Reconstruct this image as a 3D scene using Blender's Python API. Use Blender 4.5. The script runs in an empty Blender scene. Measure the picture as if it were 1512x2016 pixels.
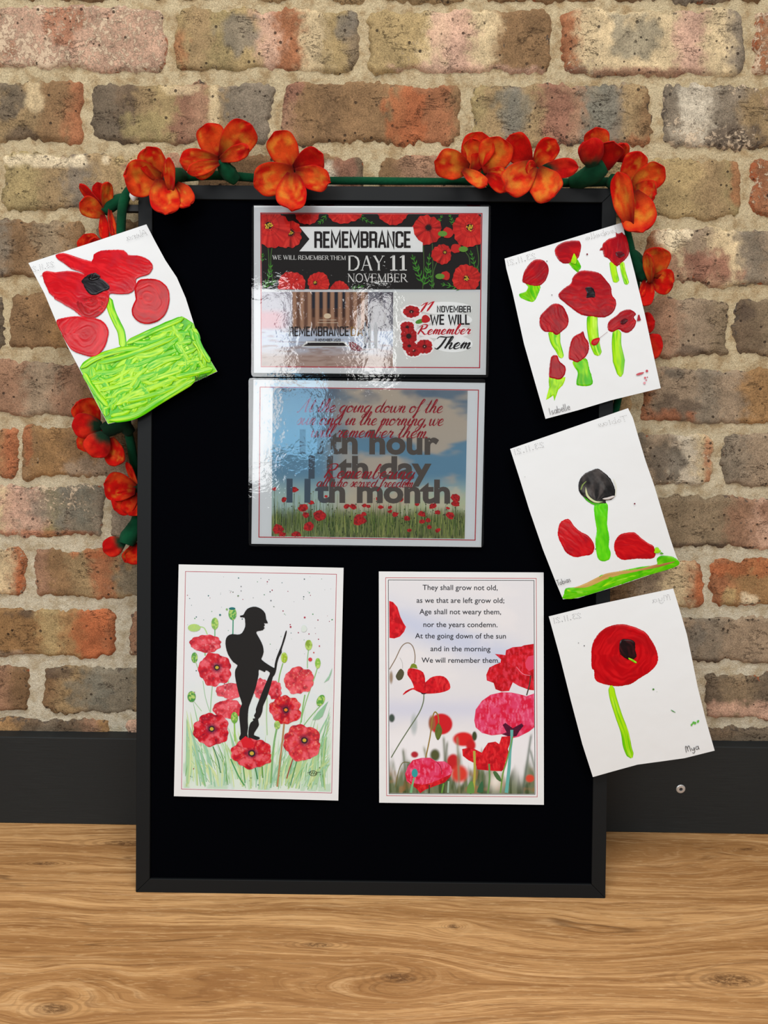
import bpy, bmesh, math, random
import numpy as np
from mathutils import Vector, Matrix
from mathutils.geometry import delaunay_2d_cdt

# ------------------------------------------------------------------ camera
W, H = 1512, 2016
FPX = 1524.07
ZF = 0.1631
CAM = np.array([-0.0428555, -1.0528759, 0.8179511 - ZF])
CAM_R = np.array([0.99989376, 0.01140524, 0.00907645])
CAM_U = np.array([-0.01095171, 0.17692062, 0.98416419])
CAM_F = np.array([-0.00961881, 0.98415904, -0.17702673])
scene = bpy.context.scene
COL = scene.collection
cd = bpy.data.cameras.new('camera'); cam = bpy.data.objects.new('camera', cd); COL.objects.link(cam)
cd.sensor_fit = 'VERTICAL'; cd.sensor_height = 36; cd.sensor_width = 27
cd.lens = FPX / H * 36; cd.clip_start = .01
cam.matrix_world = Matrix(((CAM_R[0], CAM_U[0], -CAM_F[0], CAM[0]), (CAM_R[1], CAM_U[1], -CAM_F[1], CAM[1]),
                           (CAM_R[2], CAM_U[2], -CAM_F[2], CAM[2]), (0, 0, 0, 1)))
scene.camera = cam

# ------------------------------------------------------------------ world, lights, exposure
wd = bpy.data.worlds.new('room_light'); scene.world = wd; wd.use_nodes = True
wd.node_tree.nodes['Background'].inputs[0].default_value = (1.0, .975, .95, 1)
wd.node_tree.nodes['Background'].inputs[1].default_value = .20

def area(name, x0, x1, z0, z1, L, color, y=-3.2):
    """a pane of daylight facing the wall, reflected window and added pane alike"""
    l = bpy.data.lights.new(name, 'AREA'); l.shape = 'RECTANGLE'; l.size = x1 - x0; l.size_y = z1 - z0
    l.energy = L * math.pi * l.size * l.size_y; l.color = color
    o = bpy.data.objects.new(name, l); COL.objects.link(o)
    o.location = ((x0 + x1) / 2, y, (z0 + z1) / 2); o.rotation_euler = (math.pi / 2, 0, 0)
    return o
area('window_and_added_daylight', -2.1, -.66, 1.05, 2.15, 9.5, (.97, .99, 1))
area('window_and_added_daylight', -.66, -.585, 1.66, 2.15, 9.5, (.97, .99, 1))
area('window_and_added_daylight', -.655, -.385, 1.2, 1.63, 7.5, (.30, .68, 1.0))
area('window_and_added_daylight', -.215, -.03, 1.64, 2.15, 9.5, (1, .99, .97))
area('window_and_added_daylight', .95, 2.3, 1.05, 2.3, 5, (1, .98, .95))  # added pane, unseen, set clear of the poster reflections
l = bpy.data.lights.new('ceiling_light', 'AREA'); l.shape = 'RECTANGLE'; l.size = 2.6; l.size_y = 1.2; l.energy = 62
l.color = (1, .975, .95)
o = bpy.data.objects.new('ceiling_light', l); COL.objects.link(o); o.location = (-.2, -1.5, 2.75)
scene.view_settings.view_transform = 'Standard'; scene.view_settings.look = 'None'
scene.view_settings.gamma = 1; scene.view_settings.exposure = 0.0
scene.view_settings.use_curve_mapping = False

# ------------------------------------------------------------------ numeric helpers
def lin(c):
    c = np.asarray(c, float) / 255.0
    return np.where(c <= .04045, c / 12.92, ((c + .055) / 1.055) ** 2.4)

def vn(x, y, seed=0, octv=3):
    """smooth value noise, vectorised, 0..1"""
    x = np.asarray(x, float); y = np.asarray(y, float); out = 0; amp = 1; tot = 0
    def h(i, j, s):
        v = np.sin(i * 127.1 + j * 311.7 + s * 74.7) * 43758.5453
        return v - np.floor(v)
    for o_ in range(octv):
        xi, yi = np.floor(x), np.floor(y); fx, fy = x - xi, y - yi
        fx = fx * fx * (3 - 2 * fx); fy = fy * fy * (3 - 2 * fy); s = seed + o_ * 17
        v = (h(xi, yi, s) * (1 - fx) + h(xi + 1, yi, s) * fx) * (1 - fy) + (h(xi, yi + 1, s) * (1 - fx) + h(xi + 1, yi + 1, s) * fx) * fy
        out = out + v * amp; tot += amp; amp *= .5; x = x * 2.03 + 5.1; y = y * 2.03 + 1.7
    return out / tot

def ss(a, b, x):
    t = np.clip((np.asarray(x, float) - a) / (b - a), 0, 1); return t * t * (3 - 2 * t)

def mixc(a, b, t):
    t = np.asarray(t)[..., None]; return np.asarray(a) * (1 - t) + np.asarray(b) * t

def rays(px):
    px = np.atleast_2d(np.asarray(px, float))
    return CAM_F + CAM_R * ((px[:, :1] - W / 2) / FPX) - CAM_U * ((px[:, 1:2] - H / 2) / FPX)

def on_wall(px, d=0.0):
    """photo pixels -> points on the vertical plane y = -d"""
    r = rays(px); return CAM + r * ((-d - CAM[1]) / r[:, 1:2])

def on_floor(px, z=0.0):
    r = rays(px); return CAM + r * ((z - CAM[2]) / r[:, 2:3])

def smooth(pts, n=5, closed=True):
    p = np.asarray(pts, float); m = len(p); out = []
    for i in range(m if closed else m - 1):
        if closed: a, b, c, d = p[(i - 1) % m], p[i], p[(i + 1) % m], p[(i + 2) % m]
        else: a, b, c, d = p[max(i - 1, 0)], p[i], p[i + 1], p[min(i + 2, m - 1)]
        for k in range(n):
            t = k / n
            out.append(.5 * ((2 * b) + (c - a) * t + (2 * a - 5 * b + 4 * c - d) * t * t + (3 * b - a - 3 * c + d) * t ** 3))
    if not closed: out.append(p[-1])
    return np.array(out)

def resample(p, step, closed=True):
    p = np.asarray(p, float)
    q = np.vstack([p, p[:1]]) if closed else p
    s = np.r_[0, np.cumsum(np.linalg.norm(np.diff(q, axis=0), axis=1))]
    n = max(3 if closed else 1, int(round(s[-1] / step)))
    t = np.linspace(0, s[-1], n + 1); r = np.c_[np.interp(t, s, q[:, 0]), np.interp(t, s, q[:, 1])]
    return r[:-1] if closed else r

def fine_edges(p, step):
    p = np.asarray(p, float); out = []
    for a, b in zip(p, np.roll(p, -1, 0)):
        n = max(1, int(round(np.linalg.norm(b - a) / step)))
        out += [a + (b - a) * i / n for i in range(n)]
    return np.array(out)

def inside(poly, pts):
    x, y = pts[:, 0], pts[:, 1]; r = np.zeros(len(pts), bool); n = len(poly)
    for i in range(n):
        x1, y1 = poly[i]; x2, y2 = poly[(i + 1) % n]
        if y1 == y2: continue
        c = ((y1 > y) != (y2 > y)) & (x < (x2 - x1) * (y - y1) / (y2 - y1) + x1)
        r ^= c
    return r

def edge_dist(poly, pts):
    d = np.full(len(pts), 1e9); n = len(poly)
    for i in range(n):
        a = poly[i]; b = poly[(i + 1) % n]; ab = b - a; L = ab @ ab
        if L < 1e-18: continue
        t = np.clip(((pts - a) @ ab) / L, 0, 1)
        d = np.minimum(d, np.linalg.norm(pts - (a + t[:, None] * ab), axis=1))
    return d

def cdt(poly, grid=None, rnd=None):
    poly = np.asarray(poly, float)
    pts = [Vector(p) for p in poly]; nb = len(pts)
    if grid:
        lo, hi = poly.min(0), poly.max(0)
        gx, gy = np.meshgrid(np.arange(lo[0] + grid / 2, hi[0], grid), np.arange(lo[1] + grid / 2, hi[1], grid))
        gx = gx + (np.arange(gx.shape[0]) % 2)[:, None] * grid * .5
        g = np.c_[gx.ravel(), gy.ravel()]
        if len(g):
            g = g[inside(poly, g)]
            if len(g): g = g[edge_dist(poly, g) > grid * .35]
            pts += [Vector(p) for p in g]
    edges = [(i, (i + 1) % nb) for i in range(nb)]
    v, e, f, _, _, _ = delaunay_2d_cdt(pts, edges, [], 1, 1e-7)
    return np.array([(a.x, a.y) for a in v]), [tuple(t) for t in f]

class MB:
    def __init__(self): self.v = []; self.f = []; self.c = []; self.c2 = []; self.n = 0
    def add(self, verts, faces, col=None, col2=None):
        verts = np.asarray(verts, float); k = len(verts)
        self.v.append(verts); self.f += [tuple(i + self.n for i in t) for t in faces]; self.n += k
        if col is None: col = (1, 1, 1)
        col = np.asarray(col, float)
        if col.ndim == 1: col = np.tile(col[:3], (k, 1))
        self.c.append(col)
        col2 = np.zeros((k, 3)) if col2 is None else np.asarray(col2, float)
        if col2.ndim == 1: col2 = np.tile(col2, (k, 1))
        self.c2.append(col2)
    def build(self, name, mat, parent=None, shade=False, loc=None, attrs=True):
        v = np.vstack(self.v)
        if loc is not None: v = v - np.asarray(loc)
        me = bpy.data.meshes.new(name); me.from_pydata(v.tolist(), [], self.f)
        if attrs:
            for nm, arr in (('Col', self.c), ('Mask', self.c2)):
                a = me.attributes.new(nm, 'FLOAT_COLOR', 'POINT')
                d = np.ones((len(v), 4), np.float32); d[:, :3] = np.vstack(arr); a.data.foreach_set('color', d.ravel())
        me.update()
        if shade: me.shade_smooth()
        if isinstance(mat, (list, tuple)):
            for m in mat: me.materials.append(m)
        else: me.materials.append(mat)
        o = bpy.data.objects.new(name, me); COL.objects.link(o)
        if loc is not None: o.location = tuple(loc)
        if parent is not None: o.parent = parent
        return o

def empty(name, M=None, loc=None):
    o = bpy.data.objects.new(name, None); COL.objects.link(o); o.empty_display_size = .05
    if M is not None: o.matrix_world = M
    if loc is not None: o.location = loc
    return o

def tag(o, label=None, cat=None, group=None, kind=None):
    if label: o['label'] = label
    if cat: o['category'] = cat
    if group: o['group'] = group
    if kind: o['kind'] = kind
    return o

def boxmesh(mb, lo, hi, col=None):
    (a, b, c), (d, e, f) = lo, hi
    v = [(a, b, c), (d, b, c), (d, e, c), (a, e, c), (a, b, f), (d, b, f), (d, e, f), (a, e, f)]
    mb.add(v, [(0, 3, 2, 1), (4, 5, 6, 7), (0, 1, 5, 4), (1, 2, 6, 5), (2, 3, 7, 6), (3, 0, 4, 7)], col)

def bevel(o, w, seg=2):
    m = o.modifiers.new('bevel', 'BEVEL'); m.width = w; m.segments = seg; m.limit_method = 'ANGLE'; return o

# ------------------------------------------------------------------ materials
class NT:
    def __init__(s, name):
        s.m = bpy.data.materials.new(name); s.m.use_nodes = True; s.t = s.m.node_tree
        s.b = s.t.nodes['Principled BSDF']; s.out = s.t.nodes['Material Output']
    def n(s, typ, **kw):
        nd = s.t.nodes.new(typ)
        for k, v in kw.items():
            if k.startswith('i_'):
                key = k[2:]; key = int(key) if key.isdigit() else key.replace('_', ' ')
                s.set(nd.inputs[key], v)
            else: setattr(nd, k, v)
        return nd
    def set(s, sock, v):
        if isinstance(v, bpy.types.NodeSocket): s.t.links.new(v, sock)
        elif isinstance(v, (tuple, list)) and sock.type == 'RGBA' and len(v) == 3: sock.default_value = (*v, 1)
        else: sock.default_value = v
    def math(s, op, a, b=0.0, c=0.0, clamp=False):
        nd = s.t.nodes.new('ShaderNodeMath'); nd.operation = op; nd.use_clamp = clamp
        s.set(nd.inputs[0], a); s.set(nd.inputs[1], b); s.set(nd.inputs[2], c); return nd.outputs[0]
    def noise(s, vec, scale, detail=4, rough=.55, dist=0.0):
        nd = s.n('ShaderNodeTexNoise', i_Vector=vec, i_Scale=scale, i_Detail=detail, i_Roughness=rough, i_Distortion=dist); return nd.outputs[0]
    def mix(s, fac, a, b, mode='MIX'):
        nd = s.t.nodes.new('ShaderNodeMix'); nd.data_type = 'RGBA'; nd.blend_type = mode
        s.set(nd.inputs[0], fac); s.set(nd.inputs[6], a); s.set(nd.inputs[7], b); return nd.outputs[2]
    def ramp(s, fac, a, b, lo=0.0, hi=1.0):
        nd = s.t.nodes.new('ShaderNodeMapRange'); nd.interpolation_type = 'SMOOTHSTEP'
        s.set(nd.inputs[0], fac); s.set(nd.inputs[1], a); s.set(nd.inputs[2], b); s.set(nd.inputs[3], lo); s.set(nd.inputs[4], hi); return nd.outputs[0]
    def bump(s, h, strength=.5, dist=.001, normal=None):
        nd = s.n('ShaderNodeBump', i_Height=h, i_Strength=strength, i_Distance=dist)
        if normal is not None: s.set(nd.inputs['Normal'], normal)
        s.set(s.b.inputs['Normal'], nd.outputs[0]); return nd.outputs[0]
    def bsdf(s, **kw):
        for k, v in kw.items(): s.set(s.b.inputs[k.replace('_', ' ')], v)
        return s.m
    def pos(s): return s.n('ShaderNodeNewGeometry').outputs['Position']
    def obj(s): return s.n('ShaderNodeTexCoord').outputs['Object']
    def attr(s, name): return s.n('ShaderNodeAttribute', attribute_name=name)
def L3(r, g, b): return tuple(float(x) for x in lin((r, g, b)))

def mat_brick():
    t = NT('old_brick'); P = t.pos(); c = t.attr('Col').outputs['Color']
    mk = t.n('ShaderNodeSeparateColor', i_0=t.attr('Mask').outputs['Color'])
    wash, red, dark = mk.outputs[0], mk.outputs[1], mk.outputs[2]
    n1 = t.noise(P, 95, 7, .62); n2 = t.noise(P, 620, 5, .68); n3 = t.noise(P, 30, 6, .6)
    n4 = t.noise(P, 160, 8, .7, .6)
    v = t.math('ADD', t.math('ADD', t.math('MULTIPLY', t.math('SUBTRACT', n1, .5), 1.1), t.math('MULTIPLY', t.math('SUBTRACT', n3, .5), .7)), t.math('MULTIPLY', t.math('SUBTRACT', n2, .5), 2.3))
    v = t.math('ADD', v, 1.0)
    vv = t.n('ShaderNodeCombineXYZ', i_0=v, i_1=v, i_2=v).outputs[0]
    col = t.mix(1.0, c, vv, 'MULTIPLY')
    # broken scale of colour
    k = t.math('ADD', t.math('MULTIPLY', n4, .75), t.math('MULTIPLY', n3, .25))
    def thr(mask, noise, w=.035):
        a = t.math('SUBTRACT', 1.0, mask)               # mask 1 -> covers most, 0 -> none
        a = t.math('ADD', t.math('MULTIPLY', a, .34), .38)
        b = t.math('ADD', a, w * 2)
        return t.ramp(noise, a, b)
    fr = thr(red, t.noise(P, 75, 7, .62, .4)); col = t.mix(t.math('MULTIPLY', fr, .9), col, t.mix(n2, L3(122, 62, 34), L3(186, 108, 70)))
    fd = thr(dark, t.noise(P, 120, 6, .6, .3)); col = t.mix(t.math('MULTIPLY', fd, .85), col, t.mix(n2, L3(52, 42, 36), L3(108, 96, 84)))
    fw = thr(wash, k); col = t.mix(t.math('MULTIPLY', fw, .82), col, t.mix(n2, L3(196, 168, 136), L3(228, 208, 180)))
    # iron spots and pits
    vo = t.n('ShaderNodeTexVoronoi', i_Vector=P, i_Scale=150.0, i_Randomness=1.0); 
    sz = t.math('MULTIPLY', t.ramp(t.n('ShaderNodeSeparateColor', i_0=vo.outputs['Color']).outputs[0], .62, 1.0), .30)
    sp = t.ramp(t.math('SUBTRACT', vo.outputs[0], sz), -.06, .02, 1, 0)
    sp = t.math('MULTIPLY', sp, t.ramp(n3, .35, .55))
    vo2 = t.n('ShaderNodeTexVoronoi', i_Vector=P, i_Scale=420.0)
    sp2 = t.ramp(vo2.outputs[0], .10, .22, 1, 0)
    sp2 = t.math('MULTIPLY', sp2, t.ramp(t.noise(P, 60, 3), .5, .62))
    spots = t.math('MAXIMUM', sp, t.math('MULTIPLY', sp2, .7))
    col = t.mix(t.math('MULTIPLY', spots, .85), col, L3(50, 40, 32))
    # hair cracks
    sp_ = t.n('ShaderNodeMapping', i_Vector=P, i_Rotation=(0, .5, 0), i_Scale=(22.0, 22.0, 60.0)).outputs[0]
    ckn = t.math('ABSOLUTE', t.math('SUBTRACT', t.noise(sp_, 1.0, 8, .68, .5), .5))
    ckm = t.math('MULTIPLY', t.ramp(ckn, .0, .012, 1, 0), t.ramp(t.noise(P, 24, 4), .50, .60))
    col = t.mix(t.math('MULTIPLY', ckm, .55), col, L3(70, 48, 34))
    hgt = t.math('ADD', t.math('MULTIPLY', n1, .9), t.math('MULTIPLY', n2, .55))
    hgt = t.math('SUBTRACT', hgt, t.math('MULTIPLY', spots, .9)); hgt = t.math('SUBTRACT', hgt, t.math('MULTIPLY', ckm, .5))
    hgt = t.math('ADD', hgt, t.math('MULTIPLY', fw, .35)); hgt = t.math('SUBTRACT', hgt, t.math('MULTIPLY', fr, .3))
    t.bump(hgt, .9, .0016)
    return t.bsdf(Base_Color=col, Roughness=.92, Specular_IOR_Level=.2)

def mat_mortar():
    t = NT('sand_mortar'); P = t.pos(); n1 = t.noise(P, 55, 6, .6); n2 = t.noise(P, 750, 4, .7); n3 = t.noise(P, 9, 3)
    sx = t.n('ShaderNodeSeparateXYZ', i_0=P)
    low = t.ramp(sx.outputs[2], .75, .25)                       # joints get paler towards the bottom of the wall
    base = t.mix(low, L3(204, 186, 150), L3(212, 203, 180))
    base = t.mix(t.ramp(n1, .4, .68), base, t.mix(low, L3(172, 146, 108), L3(186, 170, 140)))
    v = t.math('ADD', t.math('MULTIPLY', t.math('SUBTRACT', n2, .5), 1.8), .95)
    col = t.mix(1.0, base, t.n('ShaderNodeCombineXYZ', i_0=v, i_1=v, i_2=v).outputs[0], 'MULTIPLY')
    vo = t.n('ShaderNodeTexVoronoi', i_Vector=P, i_Scale=520.0)
    sp = t.math('MULTIPLY', t.ramp(vo.outputs[0], .1, .2, 1, 0), t.ramp(t.noise(P, 140, 2), .56, .62))
    col = t.mix(t.math('MULTIPLY', sp, .6), col, L3(96, 78, 58))
    n4 = t.noise(P, 210, 5, .65)
    t.bump(t.math('ADD', t.math('ADD', t.math('MULTIPLY', n4, 1.1), t.math('MULTIPLY', n2, .5)), t.math('MULTIPLY', n1, .8)), .9, .0024)
    return t.bsdf(Base_Color=col, Roughness=.95, Specular_IOR_Level=.15)

def mat_wood(name, knots, seed):
    """long-grained laminate plank; knots = (x, y, length, width, strength)"""
    t = NT(name); P = t.pos(); s = t.n('ShaderNodeSeparateXYZ', i_0=P); X, Y = s.outputs[0], s.outputs[1]
    warp = t.noise(t.n('ShaderNodeCombineXYZ', i_0=t.math('MULTIPLY', X, 1.8), i_1=t.math('MULTIPLY', Y, 5.0), i_2=seed).outputs[0], 1.0, 4, .5)
    v = t.math('ADD', Y, t.math('MULTIPLY', t.math('SUBTRACT', warp, .5), .09))
    core = None; rings = None
    for kx, ky, a, b, st in knots:
        dx = t.math('DIVIDE', t.math('SUBTRACT', X, kx), a); dy = t.math('SUBTRACT', Y, ky); dyb = t.math('DIVIDE', dy, b)
        wob = t.math('MULTIPLY', t.math('SUBTRACT', warp, .5), 1.2)
        r2 = t.math('ADD', t.math('ADD', t.math('MULTIPLY', dx, dx), t.math('MULTIPLY', dyb, dyb)), wob)
        g = t.math('POWER', 2.718, t.math('MULTIPLY', r2, -.5))
        v = t.math('SUBTRACT', v, t.math('MULTIPLY', t.math('MULTIPLY', dy, g), st))
        rr = t.math('ADD', t.math('MULTIPLY', dx, dx), t.math('MULTIPLY', dyb, dyb))
        if a > .12 or st < 0: continue
        c = t.ramp(rr, .02, .17, 1, 0)
        sq = t.math('SQRT', rr)
        rg = t.math('MULTIPLY', t.ramp(t.math('SINE', t.math('ADD', t.math('MULTIPLY', sq, 34.0), t.math('MULTIPLY', warp, 16.0))), -.2, .8), t.ramp(sq, .35, 1.15, 1, 0))
        rings = rg if rings is None else t.math('MAXIMUM', rings, rg)
        core = c if core is None else t.math('MAXIMUM', core, c)
    def streak(sx, sy, off, det=5, ro=.62):
        return t.noise(t.n('ShaderNodeCombineXYZ', i_0=t.math('MULTIPLY', X, sx), i_1=t.math('MULTIPLY', v, sy), i_2=seed + off).outputs[0], 1.0, det, ro)
    st1 = streak(1.6, 62.0, 0, 6, .62); st2 = streak(7.0, 230.0, 2, 5, .6); st3 = streak(16.0, 520.0, 4, 3, .6); big = streak(1.2, 11.0, 6, 3, .5)
    fine = t.noise(t.n('ShaderNodeCombineXYZ', i_0=t.math('MULTIPLY', X, 24.0), i_1=t.math('MULTIPLY', Y, 800.0), i_2=seed).outputs[0], 1.0, 4, .7)
    fl = t.noise(t.n('ShaderNodeCombineXYZ', i_0=t.math('MULTIPLY', X, 60.0), i_1=t.math('MULTIPLY', Y, 420.0), i_2=seed + 1).outputs[0], 1.0, 3, .6)
    col = t.mix(t.ramp(st1, .36, .64), L3(176, 128, 78), L3(228, 178, 120))
    col = t.mix(t.math('MULTIPLY', t.ramp(big, .42, .66), .45), col, L3(168, 120, 70))
    col = t.mix(t.math('MULTIPLY', t.ramp(st2, .50, .66), .60), col, L3(152, 104, 60))
    col = t.mix(t.math('MULTIPLY', t.ramp(st2, .46, .34), .35), col, L3(244, 200, 146))
    col = t.mix(t.math('MULTIPLY', t.ramp(st3, .52, .66), .45), col, L3(128, 86, 48))
    col = t.mix(t.math('MULTIPLY', t.ramp(fine, .52, .68), .50), col, L3(124, 84, 46))
    col = t.mix(t.math('MULTIPLY', t.ramp(fl, .46, .30), .28), col, L3(244, 204, 150))
    # sharp dark growth line here and there
    ln = t.math('ABSOLUTE', t.math('SUBTRACT', streak(1.6, 26.0, 9, 2, .5), .5))
    lm = t.math('MULTIPLY', t.ramp(ln, .0, .010, 1, 0), t.ramp(streak(3.0, 9.0, 12, 2, .5), .5, .62))
    col = t.mix(t.math('MULTIPLY', lm, .55), col, L3(92, 60, 34))
    if core is not None:
        col = t.mix(t.math('MULTIPLY', rings, .34), col, L3(122, 84, 48))
        kr = t.noise(t.n('ShaderNodeCombineXYZ', i_0=t.math('MULTIPLY', X, 90.0), i_1=t.math('MULTIPLY', Y, 190.0), i_2=seed).outputs[0], 1.0, 5, .7, 1.5)
        col = t.mix(t.math('MULTIPLY', core, t.ramp(kr, .38, .6, .15, .85)), col, L3(96, 64, 38))
    pit = t.ramp(t.noise(t.n('ShaderNodeCombineXYZ', i_0=t.math('MULTIPLY', X, 20.0), i_1=t.math('MULTIPLY', v, 420.0), i_2=seed + 3).outputs[0], 1.0, 3), .70, .76)
    col = t.mix(t.math('MULTIPLY', pit, .6), col, L3(74, 48, 26))
    t.bump(t.math('SUBTRACT', t.math('MULTIPLY', fine, -.4), pit), .25, .0004)
    return t.bsdf(Base_Color=col, Roughness=t.ramp(fine, .3, .7, .55, .42), Specular_IOR_Level=.3)

def mat_attr(name, rough=.6, spec=.5, bumps=None, coat=0.0, grain=0.0):
    t = NT(name); c = t.attr('Col').outputs['Color']; O = t.obj()
    if grain:
        n = t.noise(O, 900, 3, .6); v = t.math('ADD', 1 - grain / 2, t.math('MULTIPLY', n, grain))
        c = t.mix(1.0, c, t.n('ShaderNodeCombineXYZ', i_0=v, i_1=v, i_2=v).outputs[0], 'MULTIPLY')
    if bumps:
        for i, (sc, st, d) in enumerate(bumps): pass
        h = t.noise(O, bumps[0][0], 4, .6); t.bump(h, bumps[0][1], bumps[0][2])
    return t.bsdf(Base_Color=c, Roughness=rough, Specular_IOR_Level=spec, Coat_Weight=coat)

def mat_paper():
    t = NT('white_paper'); O = t.obj(); n = t.noise(O, 14, 3, .5); f = t.noise(O, 1500, 2)
    t.bump(t.math('ADD', t.math('MULTIPLY', n, 1.0), t.math('MULTIPLY', f, .006)), .5, .004)
    return t.bsdf(Base_Color=(.715, .735, .745), Roughness=.85, Specular_IOR_Level=.1)

def mat_plain(name, col, rough, spec=.5, metal=0.0, nscale=0, nstr=.3, ndist=.0005, var=0.0):
    t = NT(name); O = t.obj(); c = col
    if nscale:
        n = t.noise(O, nscale, 4, .6); t.bump(n, nstr, ndist)
        if var: c = t.mix(n, tuple(x * (1 - var) for x in col), tuple(x * (1 + var) for x in col))
    return t.bsdf(Base_Color=c, Roughness=rough, Specular_IOR_Level=spec, Metallic=metal)

def mat_skirt():
    t = NT('black_stained_wood'); P = t.pos(); s = t.n('ShaderNodeSeparateXYZ', i_0=P)
    g = t.noise(t.n('ShaderNodeCombineXYZ', i_0=t.math('MULTIPLY', s.outputs[0], 22.0), i_1=s.outputs[1], i_2=t.math('MULTIPLY', s.outputs[2], 700.0)).outputs[0], 1.0, 4, .6)
    b = t.noise(P, 6, 3)
    col = t.mix(g, L3(18, 20, 21), L3(50, 54, 55)); col = t.mix(t.ramp(b, .3, .7), col, L3(36, 39, 40))
    t.bump(g, .35, .0004)
    return t.bsdf(Base_Color=col, Roughness=.55, Specular_IOR_Level=.2)

def mat_felt(name='felted_wool'):
    t = NT(name); c = t.attr('Col').outputs['Color']; O = t.obj()
    n = t.noise(O, 170, 6, .7, .8); f = t.noise(O, 1400, 4, .75, 1.5)
    v = t.math('ADD', t.math('ADD', .35, t.math('MULTIPLY', n, .8)), t.math('MULTIPLY', f, .5))
    c = t.mix(1.0, c, t.n('ShaderNodeCombineXYZ', i_0=v, i_1=v, i_2=v).outputs[0], 'MULTIPLY')
    t.bump(t.math('ADD', n, t.math('MULTIPLY', f, .5)), .75, .0012)
    return t.bsdf(Base_Color=c, Roughness=.95, Specular_IOR_Level=.1, Sheen_Weight=.04, Sheen_Roughness=.5)

def mat_laminate():
    t = NT('clear_laminate_film'); O = t.obj(); nt = t.t
    a = t.noise(O, 60, 3, .5, .6); b = t.noise(O, 260, 2, .5, .3); c = t.noise(O, 9, 2)
    h = t.math('ADD', t.math('ADD', t.math('MULTIPLY', a, .40), t.math('MULTIPLY', b, .10)), t.math('MULTIPLY', c, 1.2))
    bp = t.n('ShaderNodeBump', i_Height=h, i_Strength=.42, i_Distance=.0011).outputs[0]
    fr = t.n('ShaderNodeFresnel', i_IOR=1.55, i_Normal=bp).outputs[0]
    gl = t.n('ShaderNodeBsdfGlossy', i_Roughness=.03, i_Normal=bp)
    tr = t.n('ShaderNodeBsdfTransparent'); mx = t.n('ShaderNodeMixShader')
    t.set(mx.inputs[0], t.math('MULTIPLY', fr, 1.3)); nt.links.new(tr.outputs[0], mx.inputs[1]); nt.links.new(gl.outputs[0], mx.inputs[2])
    nt.links.new(mx.outputs[0], t.out.inputs[0]); nt.nodes.remove(t.b)
    return t.m

M_BRICK = mat_brick(); M_MORTAR = mat_mortar(); M_PAPER = mat_paper(); M_LAM = mat_laminate()
M_PRINT = mat_attr('printed_ink', .65, .12, coat=0.0)
M_PAINT = mat_attr('acrylic_paint', .18, .14, bumps=[(260, .10, .0006)])
M_PENCIL = mat_attr('pencil_line', .6, .3)
M_FELT = mat_felt(); M_SKIRT = mat_skirt()
M_FRAME = mat_plain('black_painted_frame', L3(14, 17, 19), .6, .2, nscale=900, nstr=.12, ndist=.0002)
M_CLOTH = mat_plain('black_pinboard_felt', (.0011, .0013, .0022), .95, 0.0, nscale=1600, nstr=.4, ndist=.0003, var=.4)
M_SCREW = mat_plain('zinc_screw', (.6, .6, .6), .4, .5, .6)
M_SOCKET = mat_plain('dark_socket', (.02, .02, .02), .6)
M_PIN = mat_plain('white_plastic', (.75, .75, .72), .4)
M_BAR = mat_plain('black_bar', (.008, .008, .008), .7)
# ------------------------------------------------------------------ brick wall
wall = empty('wall_back'); wall['kind'] = 'structure'
PAL = dict(t=(152, 128, 92), b=(128, 97, 66), B=(112, 84, 58), g=(118, 110, 98), G=(92, 84, 74), y=(168, 146, 102), Y=(150, 134, 92),
           c=(212, 190, 150), C=(226, 208, 174), p=(196, 158, 136), P=(150, 112, 90), r=(156, 94, 62), R=(168, 94, 58), o=(156, 118, 76),
           O=(142, 106, 66), d=(88, 74, 62), w=(208, 196, 174), m=(146, 128, 108), n=(130, 114, 92), v=(138, 96, 78), s=(112, 110, 98))
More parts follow.
